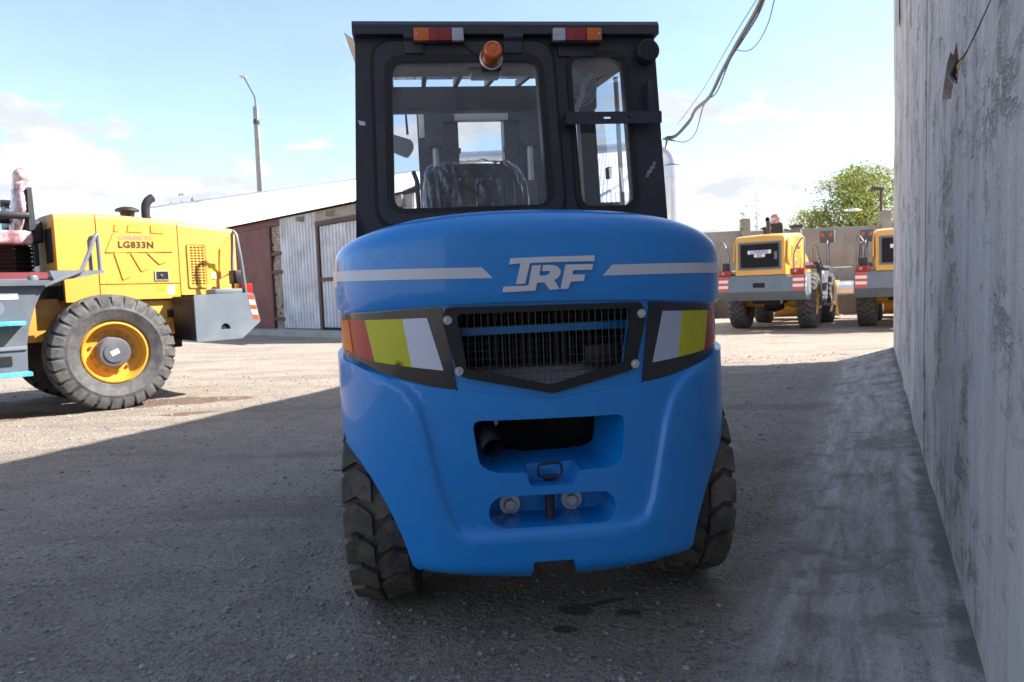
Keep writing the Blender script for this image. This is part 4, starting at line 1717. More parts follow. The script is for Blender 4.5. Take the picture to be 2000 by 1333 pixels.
# notch back wall, oval back plate, dark inside
cwp = MB()
cwp.add([(-0.112, -0.462, 0.545), (0.096, -0.462, 0.545), (0.096, -0.462, 0.611), (-0.112, -0.462, 0.611)], [(0, 1, 2, 3)])
cwp.add([(-0.112, -0.462, 0.611), (0.096, -0.462, 0.611), (0.096, -0.35, 0.631), (-0.112, -0.35, 0.631)], [(0, 1, 2, 3)])
cwp.add([(0.076, -0.462, 0.614), (0.076, -0.462, 0.55), (0.082, -0.545, 0.598), (0.082, -0.545, 0.602)], [(0, 1, 2, 3)])
cwp.add([(-0.092, -0.462, 0.614), (-0.092, -0.462, 0.55), (-0.098, -0.545, 0.598), (-0.098, -0.545, 0.602)], [(0, 1, 2, 3)])
cwp.bb((-0.26, -0.392, 0.38), (0.24, -0.38, 0.56))
cwp.build('recess_plate', 'blue_paint', low_o, 30)
cav = MB()
cav.add([(-0.36, -0.33, 0.56), (0.34, -0.33, 0.56), (0.34, -0.02, 0.56), (-0.36, -0.02, 0.56), (-0.36, -0.33, 0.85), (0.34, -0.33, 0.85), (0.34, -0.02, 0.85), (-0.36, -0.02, 0.85)],
        [(0, 1, 2, 3), (4, 5, 6, 7), (1, 2, 6, 5), (2, 3, 7, 6), (3, 0, 4, 7)])
cav.build('engine_bay', 'dark_cavity', FK, None)
MB().bb((-0.62, -0.18, 0.30), (0.62, 0.9, 0.86)).build('chassis', 'dark_cavity', FK)
MB().bb((-0.55, 0.9, 0.28), (0.55, 2.1, 0.80)).build('front_chassis', 'dark_cavity', FK)
# exhaust
ex = MB()
EP = [(-0.228, -0.30, 0.775), (-0.222, -0.42, 0.745), (-0.212, -0.49, 0.712), (-0.203, -0.535, 0.690)]
ex.tube(EP, 0.036, 18, False)
ex.tube([EP[-1], EP[-2]], 0.031, 18, False)
tail = ex.build('exhaust_pipe', 'black_steel', FK, 50)
MB().add([(-0.285, -0.345, 0.80), (-0.165, -0.345, 0.80), (-0.165, -0.345, 0.735), (-0.185, -0.345, 0.72), (-0.265, -0.345, 0.72), (-0.285, -0.345, 0.735),
          (-0.285, -0.35, 0.80), (-0.165, -0.35, 0.80), (-0.165, -0.35, 0.735), (-0.185, -0.35, 0.72), (-0.265, -0.35, 0.72), (-0.285, -0.35, 0.735)],
         [(0, 1, 2, 3, 4, 5), (6, 7, 8, 9, 10, 11)]).build('exhaust_bracket', 'galvanised', tail)
MB().bbox((-0.06, -0.25, 0.765), (0.0, -0.23, 0.79), 0.004).build('inner_bracket', 'galvanised', FK)
# handle in the notch
hd = MB()
hp = [(q[0] - 0.012, -0.500, q[1]) for q in rrect(-0.040, 0.040, 0.572, 0.617, 0.014, 4)]
hd.tube(hp + [hp[0], hp[1]], 0.0042, 8, False)
hd.tube([(-0.035, -0.500, 0.571), (0.012, -0.500, 0.571)], 0.0085, 8)
hd.build('pull_handle', 'black_steel', FK, 60)
# tow pin and bolts
MB().tube([(-0.012, -0.468, 0.38), (-0.012, -0.468, 0.56)], 0.0165, 16).build('tow_pin', 'black_steel', FK, 60)
for bx in (-0.142, 0.078):
    b_ = MB()
    hexhead(b_, (bx, -0.392, 0.458), 0.023, 0.026, 'y', -1, 0.036)
    b_.build('counterweight_bolt', 'bolt_steel', FK, 30)
    MB().lathe([(0.046, -0.3915), (0.046, -0.396), (0.034, -0.398), (0.034, -0.3915)], 'y', (bx, 0, 0.458), 24).build('bolt_seat', 'blue_paint', FK, 40)

# --- wheels
def block_lugs(n, W):
    out = []
    for k in range(n):
        for sg in (-1, 1):
            a0 = 2 * pi * (k + (0.5 if sg > 0 else 0.0)) / n
            hw = pi / n * 0.78
            sk = 0.35 * 2 * pi / n
            out.append([(a0 + sk * 0.30, hw * 0.80, sg * 0.06, 0.0), (a0 + sk * 0.1, hw, sg * 0.22, 0.0), (a0 - sk * 0.45, hw, sg * 0.52, 0.001)])
            out[-1] += [(a0 + sk * 0.1, hw * 0.95, sg * 0.93, 0.004), (a0 + sk * 0.15, hw * 0.9, sg * 1.01, 0.022), (a0 + sk * 0.15, hw * 0.8, sg * 1.035, 0.06)]
    return out


tm_r = tyre_mesh(0.415, 0.228, 0.21, block_lugs(22, 0.228), 0.020, 72)
TR = tm_r.mesh('tyre', 28)
TR.materials.append(MATS['rubber_muddy'])
rimm = MB()
rimm.lathe([(0.0, 0.04), (0.07, 0.04), (0.075, 0.01), (0.15, 0.0), (0.19, 0.06), (0.215, 0.09), (0.215, 0.105), (0.205, 0.105)], 'x', n=36)
rimm.lathe([(0.205, -0.105), (0.205, 0.105)], 'x', n=36)
RM = rimm.mesh('rim', 40)
RM.materials.append(MATS['stripe_white'])
for (wx, wy, st_, sc_) in ((-0.585, 0.05, -4.0, 1.0), (0.625, 0.05, -4.0, 1.0), (-0.60, 2.05, 0.0, 1.02), (0.60, 2.05, 0.0, 1.02)):
    w = empty('wheel', (wx, wy, 0.424 * sc_), radians(st_), FK)
    w.scale = (sc_, sc_, sc_)
    piece('tyre', TR, w, Matrix.Rotation(0.13 * (wx > 0), 4, 'X'))
    piece('rim', RM, w, Matrix.Rotation(0 if wx > 0 else pi, 4, 'Z'))
MB().tube([(-0.62, 0, 0.411), (0.62, 0, 0.411)], 0.07, 12).build('rear_axle', 'black_steel', FK)

# ------------------------------------------------------------------ cab
CY = 0.12
_before = set(o.name for o in FK.children)
cab = FK
win1 = rpoly([(-0.505, 2.127), (0.078, 2.127), (0.101, 1.548), (-0.526, 1.548)], 0.055, 6)
win2 = rpoly([(0.218, 2.146), (0.440, 2.146), (0.470, 1.536), (0.246, 1.536)], 0.055, 6)
cab_ol = [(-0.645, 2.225), (0.580, 2.225), (0.622, 1.36), (-0.690, 1.36)]
shell(cab_ol, [win1, win2], lambda p: (p[0], CY, p[1]), lambda p: (p[0], CY + 0.05, p[1]), 0.12).build('rear_panel', 'cab_paint', cab, 30)
# roof beam above the panel
rbm = MB()
rbm.prism([(CY - 0.045, 2.226), (CY - 0.045, 2.262), (CY - 0.030, 2.280), (CY + 0.10, 2.296), (CY + 0.10, 2.226)], 'x', -0.652, 0.586)
rbm.build('roof_beam', 'cab_paint', cab, 30)
# opening rear window: raised frame, gasket, pane
door_o = rpoly([(-0.575, 2.205), (0.138, 2.205), (0.172, 1.505), (-0.592, 1.482)], 0.085, 8)
gask_o = rpoly([(-0.534, 2.153), (0.101, 2.156), (0.130, 1.541), (-0.556, 1.530)], 0.075, 8)
gask_i = rpoly([(-0.505, 2.127), (0.078, 2.127), (0.101, 1.549), (-0.526, 1.549)], 0.05, 8)
rw = empty('rear_window', (0, 0, 0), 0, cab)
MB().ring(door_o, gask_o, 'y', CY - 0.022, CY - 0.001).build('window_frame', 'cab_paint', rw, 30)
big_o = rpoly([(-0.590, 2.220), (0.152, 2.220), (0.187, 1.490), (-0.607, 1.466)], 0.095, 8)
MB().ring(big_o, rpoly([(-0.577, 2.207), (0.140, 2.207), (0.174, 1.503), (-0.594, 1.480)], 0.086, 8), 'y', CY - 0.006, CY - 0.0005).build('seal', 'gasket', rw, 30)
MB().ring(gask_o, gask_i, 'y', CY - 0.026, CY - 0.003).build('gasket', 'gasket', rw, 30)
MB().prism(gask_i, 'y', CY - 0.010, CY - 0.006).build('pane', 'cab_glass', rw, 30)
sw = empty('side_window', (0, 0, 0), 0, cab)
g2o = rpoly([(0.200, 2.170), (0.462, 2.170), (0.496, 1.515), (0.224, 1.515)], 0.075, 8)
g2i = rpoly([(0.220, 2.145), (0.439, 2.145), (0.469, 1.538), (0.247, 1.538)], 0.05, 8)
MB().ring(g2o, g2i, 'y', CY - 0.012, CY - 0.002).build('gasket', 'gasket', sw, 30)
MB().prism(g2i, 'y', CY + 0.002, CY + 0.006).build('pane', 'cab_glass', sw, 30)
# hinges
for hx in (-0.415, -0.018):
    hg = empty('hinge', (hx, CY, 2.2), 0, cab)
    MB().tube([(-0.038, -0.035, 0.018), (0.038, -0.035, 0.018)], 0.014, 12).build('hinge_barrel', 'cab_paint', hg, 50)
    MB().bbox((-0.038, -0.034, -0.045), (0.036, -0.022, 0.012), 0.003).build('hinge_leaf', 'cab_paint', hg)
# lamp clusters
for sg, xa, xb in ((-1, -0.414, -0.218), (1, 0.140, 0.340)):
    lc = empty('tail_lamp', ((xa + xb) / 2, CY - 0.05, 2.218), 0, cab)
    hw = (xb - xa) / 2
    MB().bbox((-hw - 0.002, 0.0, -0.028), (hw + 0.002, 0.040, 0.028), 0.004).build('housing', 'black_steel', lc)
    segs = [(-hw, -hw + 0.062, 'lens_amber'), (-hw + 0.063, -hw + 0.148, 'lens_red'), (-hw + 0.149, hw, 'lens_clear')]
    for a, b, m_ in segs:
        if sg > 0:
            a, b = -b, -a
        MB().bbox((a, -0.018, -0.025), (b, 0.006, 0.025), 0.004).build('lens', m_, lc)
    MB().bb((-0.005 - sg * 0.006 - 0.0006, -0.0187, -0.025), (-0.005 - sg * 0.006 + 0.0006, -0.0165, 0.025)).build('lens_joint', 'black_decal', lc)
    for a in (-hw + 0.012, hw - 0.012):
        b_ = MB()
        b_.lathe([(0.0, -0.0215), (0.004, -0.021), (0.0055, -0.017)], 'y', (a, 0, 0), 10)
        b_.build('screw', 'bolt_steel', lc)
    MB().bbox((-hw + 0.03, 0.035, -0.07), (hw - 0.02, 0.052, -0.026), 0.003).build('lamp_bracket', 'cab_paint', lc)
# amber beacon, lying towards the viewer
bc = empty('beacon', (-0.110, CY - 0.03, 2.135), 0, cab)
Bm = Matrix.Translation((0, 0, 0)) @ Matrix.Rotation(radians(84), 4, 'X')
dome = MB().lathe([(0.041, 0.0), (0.044, 0.012), (0.042, 0.03), (0.0405, 0.055), (0.038, 0.075), (0.033, 0.085), (0.028, 0.088), (0.024, 0.0865), (0.012, 0.089), (0.0, 0.090)], n=32).xform(Bm)
dome.build('lens_dome', 'lens_amber', bc, 40)
MB().lathe([(0.0, -0.035), (0.030, -0.034), (0.040, -0.012), (0.0465, -0.004), (0.0465, 0.004), (0.042, 0.006)], n=32).xform(Bm).build('base', 'bolt_steel', bc, 40)
MB().bbox((-0.04, 0.004, -0.045), (0.04, 0.026, -0.012), 0.004).build('beacon_foot', 'gasket', bc)
MB().tube([(-0.222, CY - 0.03, 2.195), (-0.20, CY - 0.026, 2.172), (-0.175, CY - 0.026, 2.155), (-0.15, CY - 0.03, 2.145)], 0.003, 6).build('beacon_wire', 'gasket', cab)
# breather cap top right
cpb = MB()
Cm = Matrix.Translation((0.532, CY - 0.075, 2.152))
cpb.lathe([(0.0, -0.002), (0.040, 0.0), (0.0455, 0.006), (0.0455, 0.024), (0.042, 0.027), (0.0455, 0.031), (0.0455, 0.05), (0.038, 0.054), (0.038, 0.075)], 'y', n=30).xform(Cm)
cpb.build('breather_cap', 'gasket', cab, 40)
# number plate bracket
pb_ = empty('plate_bracket', (0.377, CY - 0.05, 1.883), 0, cab)
fr = rrect(-0.199, 0.199, -0.024, 0.024, 0.003, 1)
V, F, B = None, None, None
shell(fr, [rrect(-0.045, -0.015, -0.004, 0.004, 0.0038, 3), rrect(0.045, 0.070, -0.004, 0.004, 0.0038, 3)], lambda p: (p[0], -0.03, p[1]), lambda p: (p[0], -0.024, p[1]), 0.05).build('bracket_bar', 'cab_paint', pb_, 30)
MB().bb((-0.199, -0.024, -0.024), (-0.193, 0.045, 0.024)).build('bracket_end', 'cab_paint', pb_)
MB().bb((-0.199, -0.024, 0.020), (0.199, 0.012, 0.024)).build('bracket_lip', 'cab_paint', pb_)
MB().bbox((0.150, -0.012, 0.024), (0.190, 0.045, 0.150), 0.003).build('bracket_upright', 'cab_paint', pb_)
for z in (0.13, 0.09):
    MB().lathe([(0.0, -0.0145), (0.003, -0.0145), (0.003, -0.012)], 'y', (0.174, 0, z), 8).build('rivet', 'gasket', pb_)
# chalk figure 888 written on the pillar
ck = MB()
for k in range(3):
    cx, cz = 0.537 + 0.013 * k, 1.668 + 0.017 * k
    path = []
    for i in range(25):
        t = 2 * pi * i / 24
        path.append((cx + 0.0075 * sin(2 * t) * 0.8 + 0.004 * cos(t), CY - 0.001, cz + 0.0135 * cos(t)))
    ck.tube(path, 0.0009, 4, False)
ck.build('chalk_numerals', 'chalk', cab)
MB().add([(-0.652, CY - 0.001, 1.905), (-0.625, CY - 0.001, 1.900), (-0.623, CY - 0.001, 1.885), (-0.645, CY - 0.001, 1.886)], [(0, 1, 2, 3)]).build('torn_sticker', 'decal_white', cab)
MB().bbox((-0.652, 0.2, 1.99), (-0.645, 0.24, 2.06), 0.002).build('side_latch', 'gasket', cab)
# side walls of the cab: posts and side glass
FY = 1.18
def quad_post(xb, xt, y0, y1, z0, z1, w, name, sgn, mat='cab_paint'):
    m = MB()
    m.add([(xb, y0, z0), (xb - sgn * w, y0, z0), (xb - sgn * w, y1, z0), (xb, y1, z0), (xt, y0, z1), (xt - sgn * w, y0, z1), (xt - sgn * w, y1, z1), (xt, y1, z1)],
          [(0, 1, 2, 3), (4, 5, 6, 7), (0, 1, 5, 4), (1, 2, 6, 5), (2, 3, 7, 6), (3, 0, 4, 7)])
    return m.build(name, mat, cab)


for sgn, xb, xt in ((-1, -0.688, -0.642), (1, 0.620, 0.578)):
    quad_post(xb, xt, CY + 0.05, CY + 0.16, 1.36, 2.29, 0.05, 'rear_post', sgn)
    quad_post(xb, xt, FY, FY + 0.09, 1.10, 2.40, 0.09 if sgn > 0 else 0.05, 'front_post', sgn)
    quad_post(xb, xb, CY + 0.15, FY, 1.10, 1.42, 0.04, 'side_panel', sgn)
    m = MB()
    m.add([(xt, CY + 0.1, 2.20), (xt - sgn * 0.05, CY + 0.1, 2.20), (xt - sgn * 0.05, FY + 0.09, 2.31), (xt, FY + 0.09, 2.31),
           (xt, CY + 0.1, 2.296), (xt - sgn * 0.05, CY + 0.1, 2.296), (xt - sgn * 0.05, FY + 0.09, 2.42), (xt, FY + 0.09, 2.42)],
          [(0, 1, 2, 3), (4, 5, 6, 7), (0, 1, 5, 4), (1, 2, 6, 5), (2, 3, 7, 6), (3, 0, 4, 7)])
    m.build('roof_rail', 'cab_paint', cab)
    g = MB()
    g.add([(xb - sgn * 0.02, CY + 0.16, 1.42), (xb - sgn * 0.02, FY, 1.42), (xt - sgn * 0.02, FY, 2.31), (xt - sgn * 0.02, CY + 0.16, 2.21)], [(0, 1, 2, 3)])
    g.build('side_pane', 'cab_glass', cab)
# left side: narrow middle post keeps the door; right side: sliding window bars
MB().tube([(0.600, 0.72, 1.42), (0.580, 0.72, 2.24)], 0.012, 8).build('sash_bar', 'galvanised', cab)
MB().bbox((0.585, 0.95, 1.78), (0.61, 1.0, 1.84), 0.006).build('door_latch', 'gasket', cab)
# roof: rear sheet, glazed bars, front header
rs_ = MB()
rs_.add([(-0.60, CY + 0.05, 2.175), (0.54, CY + 0.05, 2.175), (0.54, 0.66, 2.232), (-0.60, 0.66, 2.232)], [(0, 1, 2, 3)])
rs_.build('headliner', 'ceiling_board', cab)
rs2 = MB()
rs2.add([(-0.64, CY + 0.05, 2.30), (0.58, CY + 0.05, 2.30), (0.58, 0.66, 2.355), (-0.64, 0.66, 2.355)], [(0, 1, 2, 3)])
rs2.build('roof_sheet', 'cab_paint', cab)
for k in range(7):
    x = -0.55 + k * 0.172
    MB().add([(x, 0.665, 2.236), (x + 0.022, 0.665, 2.236), (x + 0.022, FY, 2.325), (x, FY, 2.325), (x, 0.665, 2.27), (x + 0.022, 0.665, 2.27), (x + 0.022, FY, 2.36), (x, FY, 2.36)],
             [(0, 1, 2, 3), (4, 5, 6, 7), (0, 1, 5, 4), (1, 2, 6, 5), (2, 3, 7, 6), (3, 0, 4, 7)]).build('guard_bar', 'cab_paint', cab)
MB().add([(-0.62, 0.66, 2.285), (0.56, 0.66, 2.285), (0.56, FY + 0.02, 2.375), (-0.62, FY + 0.02, 2.375)], [(0, 1, 2, 3)]).build('roof_pane', 'roof_glass', cab)
MB().bbox((-0.66, FY, 2.205), (0.60, FY + 0.10, 2.335), 0.012).build('front_header', 'cab_paint', cab)
for sgn, x in ((-1, -0.655), (1, 0.590)):
    MB().add([(x, 0.3, 2.27), (x + sgn * 0.045, 0.3, 2.305), (x + sgn * 0.045, 1.1, 2.36), (x, 1.1, 2.32), (x, 0.3, 2.275), (x + sgn * 0.045, 0.3, 2.31), (x + sgn * 0.045, 1.1, 2.365), (x, 1.1, 2.325)],
             [(0, 1, 2, 3), (4, 5, 6, 7), (0, 1, 5, 4), (1, 2, 6, 5), (2, 3, 7, 6), (3, 0, 4, 7)]).build('rain_gutter', 'galvanised', cab)
MB().add([(-0.60, FY + 0.03, 1.30), (0.54, FY + 0.03, 1.30), (0.54, FY + 0.05, 2.21), (-0.60, FY + 0.05, 2.21)], [(0, 1, 2, 3)]).build('windscreen', 'cab_glass', cab)
MB().bb((-0.62, CY + 0.06, 1.0), (0.56, FY, 1.12)).build('cab_floor', 'dark_cavity', cab)
MB().bbox((-0.60, FY - 0.18, 1.10), (0.54, FY + 0.02, 1.46), 0.03).build('dashboard', 'seat_vinyl', cab)
# interior lamp
il = empty('dome_lamp', (-0.102, 0.45, 2.205), 0, cab)
MB().bbox((-0.075, -0.03, -0.012), (0.075, 0.05, 0.03), 0.008).build('lamp_body', 'black_steel', il)
MB().bbox((-0.065, -0.036, -0.045), (0.065, 0.04, -0.013), 0.01).build('lamp_cover', 'fan_plastic', il)
# wall fan
fan = empty('cab_fan', (0.285, 0.36, 2.118), 0, cab)
FM = Matrix.Rotation(radians(-14), 4, 'X') @ Matrix.Rotation(radians(18), 4, 'Z')
cg = MB()
FR = 0.118
for k in range(44):
    a = 2 * pi * k / 44
    cg.tube([((0.03 + (FR - 0.03) * t) * cos(a + 0.5 * t), -0.035 + 0.035 * t ** 3, (0.03 + (FR - 0.03) * t) * sin(a + 0.5 * t)) for t in (0, 0.35, 0.7, 0.92, 1)], 0.0026, 4, False)
for r_, y_ in ((FR, 0.0), (0.085, -0.02), (0.055, -0.031)):
    cg.tube([(r_ * cos(2 * pi * k / 40), y_, r_ * sin(2 * pi * k / 40)) for k in range(41)], 0.0022, 5, False)
cg.xform(FM).build('fan_guard', 'fan_plastic', fan, 60)
MB().lathe([(0.0, -0.10), (0.035, -0.095), (0.045, -0.08), (0.047, -0.04), (0.04, -0.03)], 'y', n=20).xform(FM).build('fan_motor', 'fan_plastic', fan, 40)
bl = MB()
for k in range(5):
    a0 = 2 * pi * k / 5
    pp_ = []
    for i in range(7):
        for r_ in (0.03, 0.07, 0.105):
            a = a0 + 1.0 * i / 6
            pp_.append((r_ * cos(a), 0.015 + 0.02 * (i / 6 - 0.5), r_ * sin(a)))
    bl.add(pp_, [(i * 3 + j, i * 3 + j + 1, (i + 1) * 3 + j + 1, (i + 1) * 3 + j) for i in range(6) for j in range(2)])
bl.xform(FM).build('fan_blades', 'fan_blade', fan, 60)
MB().tube([FM @ Vector((0.0, -0.07, -0.03)), FM @ Vector((0.0, -0.065, -0.09)), FM @ Vector((-0.01, -0.01, -0.15))], 0.011, 8).build('fan_stalk', 'fan_plastic', fan, 50)
# seat wrapped in film
seat = empty('seat', (-0.148, 0.70, 1.25), 0, cab)


def seat_back(grow=0.0, wr=0.0):
    def fn(u, v):
        a = (u - 0.5) * pi * 1.02
        t = v
        z = -0.05 + (0.635 + grow) * sin(t * pi / 2) ** 0.85 if t < 1 else 0.585
        w = (0.252 + grow) * (0.55 + 0.45 * min(1, (1 - t ** 5) ** 0.5)) * (0.93 + 0.07 * sin(pi * min(1, t * 1.2)))
        th = 0.065 + grow
        x = w * sin(a) / (abs(sin(a)) ** 0.35 + 1e-6) if abs(sin(a)) > 1e-6 else 0
        y = -th * cos(a) ** 1.0 + 0.10 * t
        n_ = wr * (fbm((x * 9 + 3, z * 3.2, y * 9), 5, 2.0) + 0.9 * abs(noise.noise(Vector((x * 26, z * 7 + x * 9, 2)))))
        return (x * (1 + n_ * 0.8), y - n_ * 0.6, z + n_ * 0.2)
    return fn


MB().grid(seat_back(), 32, 18).build('backrest', 'seat_vinyl', seat, 70)
MB().bbox((-0.25, 0.02, -0.10), (0.25, 0.45, 0.06), 0.05, 3).build('cushion', 'seat_vinyl', seat, 60)
MB().grid(seat_back(0.010, 0.030), 150, 80).build('wrap', 'wrap_film', seat, 180)
for bx in (-0.075, 0.075):
    MB().lathe([(0.0, -0.008), (0.007, -0.005), (0.008, 0.0)], 'y', (bx, -0.012, 0.50), 10).build('seat_button', 'bolt_steel', seat)
MB().add([(-0.012, -0.076, 0.20), (0.012, -0.076, 0.20), (0.018, -0.079, -0.05), (-0.018, -0.079, -0.05), (0.0, -0.045, 0.42)], [(0, 1, 4), (0, 1, 2, 3)]).build('seat_seam', 'fan_plastic', seat)
# steering column and mirror
MB().tube([(-0.42, 0.92, 1.3), (-0.43, 0.90, 1.78), (-0.445, 0.92, 1.83)], 0.012, 8).build('grab_rod', 'gasket', cab)
mir_ = empty('mirror', (-0.56, 1.52, 2.13), 0, cab)
MB().tube([(-0.10, -0.1, 0.17), (0.085, 0.0, 0.15), (0.09, 0.0, 0.02)], 0.008, 8).build('mirror_arm', 'gasket', mir_)
mo = rpoly([(-0.10, 0.055), (0.115, -0.015), (0.125, -0.06), (0.085, -0.118), (-0.10, -0.04)], 0.02, 4)
MB().prism(mo, 'y', -0.012, 0.02).build('mirror_glass', 'galvanised', mir_, 40)
for o in FK.children:
    if o.name not in _before:
        o.location.x += 0.026
# ------------------------------------------------------------------ mast
MY = 2.35
mast = empty('mast', (0.075, 0, 0), 0, FK)
for sgn in (-1, 1):
    xo = 0.43 * sgn
    for (x0, x1, y0, y1, zt) in ((0.27, 0.455, 0.0, 0.035, 2.50), (0.41, 0.455, 0.035, 0.20, 2.50), (0.165, 0.275, 0.05, 0.09, 2.47), (0.165, 0.205, 0.09, 0.22, 2.47)):
        MB().bb((sgn * x0, MY + y0, 0.15), (sgn * x1, MY + y1, zt)).build('mast_channel', 'mast_steel', mast)
    MB().tube([(sgn * 0.335, MY - 0.05, 0.4), (sgn * 0.335, MY - 0.05, 1.98)], 0.038, 14).build('lift_cylinder', 'mast_steel', mast, 50)
    MB().tube([(sgn * 0.335, MY - 0.05, 1.98), (sgn * 0.335, MY - 0.05, 2.24)], 0.022, 12).build('cylinder_rod', 'galvanised', mast, 50)
    MB().bbox((sgn * 0.29, MY - 0.09, 2.22), (sgn * 0.39, MY - 0.01, 2.30), 0.008).build('rod_clamp', 'mast_steel', mast)
    MB().bbox((sgn * 0.165 - 0.012, MY + 0.02, 2.20), (sgn * 0.165 + 0.012, MY + 0.06, 2.235), 0.004).build('chain_anchor', 'mast_steel', mast)
MB().bbox((-0.44, MY + 0.005, 2.42), (0.44, MY + 0.05, 2.50), 0.005).build('upper_crossbar', 'mast_steel', mast)
MB().bbox((-0.19, MY - 0.03, 2.415), (0.19, MY + 0.003, 2.475), 0.005).build('crossbar_plate', 'galvanised', mast)
MB().bb((-0.42, MY, 0.25), (0.42, MY + 0.05, 0.45)).build('lower_crossbar', 'mast_steel', mast)
MB().bbox((-0.445, MY - 0.02, 2.30), (-0.405, MY + 0.02, 2.47), 0.01).build('work_lamp', 'fan_plastic', mast)
for sgn in (-1, 1):
    MB().add([(sgn * 0.3, MY + 0.3, 0.10), (sgn * 0.42, MY + 0.3, 0.10), (sgn * 0.42, MY + 1.35, 0.06), (sgn * 0.3, MY + 1.35, 0.06), (sgn * 0.3, MY + 0.3, 0.15), (sgn * 0.42, MY + 0.3, 0.15), (sgn * 0.42, MY + 1.35, 0.075), (sgn * 0.3, MY + 1.35, 0.075)],
             [(0, 1, 2, 3), (4, 5, 6, 7), (0, 1, 5, 4), (1, 2, 6, 5), (2, 3, 7, 6), (3, 0, 4, 7)]).build('fork', 'mast_steel', mast)
MB().bb((-0.5, MY + 0.22, 0.2), (0.5, MY + 0.29, 0.7)).build('fork_carriage', 'mast_steel', mast)

# ------------------------------------------------------------------ yellow wheel loaders
def bar_lugs(n):
    out = []
    for k in range(n):
        for sg in (-1, 1):
            a0 = 2 * pi * (k + (0.5 if sg > 0 else 0.0)) / n
            p = 2 * pi / n
            hw = p * 0.34
            out.append([(a0 - p * 0.30, hw * 0.75, sg * -0.05, 0.0), (a0 - p * 0.25, hw * 0.95, sg * 0.18, 0.0), (a0 + p * 0.22, hw, sg * 0.50, 0.001), (a0 + p * 0.34, hw * 1.05, sg * 0.86, 0.006),
                        (a0 + p * 0.36, hw * 1.08, sg * 0.97, 0.020), (a0 + p * 0.38, hw * 1.02, sg * 1.03, 0.060), (a0 + p * 0.38, hw * 0.95, sg * 1.055, 0.115)])
    return out


LT = tyre_mesh(0.665, 0.44, 0.365, bar_lugs(28), 0.032, 84, 0.012, 0.05).mesh('tyre', 30)
LT.materials.append(MATS['rubber_new'])
lr = MB()
lr.lathe([(0.385, 0.200), (0.392, 0.190), (0.388, 0.176), (0.360, 0.170), (0.350, 0.188), (0.335, 0.192), (0.325, 0.170), (0.318, 0.10), (0.300, 0.055), (0.27, 0.042), (0.15, 0.040)], 'x', n=48)
lr.lathe([(0.375, -0.20), (0.375, 0.19)], 'x', n=48)
LR = lr.mesh('rim', 35)
LR.materials.append(MATS['rim_yellow'])
lh = MB()
lh.lathe([(0.185, 0.035), (0.185, 0.085), (0.172, 0.095), (0.172, 0.150), (0.158, 0.165), (0.118, 0.168), (0.116, 0.180), (0.0, 0.182)], 'x', n=36)
LH = lh.mesh('hub', 35)
LH.materials.append(MATS['hub_grey'])
ln = MB()
for k in range(12):
    a = 2 * pi * k / 12 + 0.1
    hexhead(ln, (0.040, 0.232 * cos(a), 0.232 * sin(a)), 0.017, 0.028, 'x', 1)
LN = ln.mesh('wheel_nuts', 30)
LN.materials.append(MATS['bolt_steel'])
ll_ = MB()
ll_.add([(0.1835, -0.045, -0.028), (0.1835, 0.045, -0.020), (0.1835, 0.040, 0.035), (0.1835, -0.050, 0.028)], [(0, 1, 2, 3)])
LL = ll_.mesh('hub_label')
LL.materials.append(MATS['label_white'])

TEXT_CACHE = {}


def shared_text(body, size, mat, **kw):
    key = (body, size, mat)
    if key not in TEXT_CACHE:
        me = text_mesh(body, size, 0.0012, **kw)
        me.materials.clear()
        me.materials.append(MATS[mat])
        TEXT_CACHE[key] = me
    return TEXT_CACHE[key]


def place_mesh(name, me, parent, M):
    return piece(name, me, parent, M)


def hood_section(stations, z_low, r=0.07, cap0=True, cap1=True):
    """loft of an inverted-U section along y; station: (y, half width, top z, low z)"""
    m = MB()
    n = None
    for (y, w, zt, zl) in stations:
        row = [(-w, y, zl)]
        for k in range(6):
            a = pi - k / 5 * pi / 2
            row.append((-w + r + r * cos(a), y, zt - r + r * sin(a)))
        row.append((0, y, zt + 0.02))
        row += [(-p[0], p[1], p[2]) for p in reversed(row[:-1])]
        n = len(row)
        m.v += [Vector(p) for p in row]
    for j in range(len(stations) - 1):
        for i in range(n - 1):
            a = j * n + i
            m.f.append((a, a + 1, a + n + 1, a + n))
    if cap0:
        m.f.append(tuple(range(n)))
    if cap1:
        o = (len(stations) - 1) * n
        m.f.append(tuple(o + i for i in range(n - 1, -1, -1)))
    return m


def sideplate(poly, x0, x1, holes=(), step=0.2):
    return shell(poly, list(holes), lambda p: (x0, p[0], p[1]), lambda p: (x1, p[0], p[1]), step)


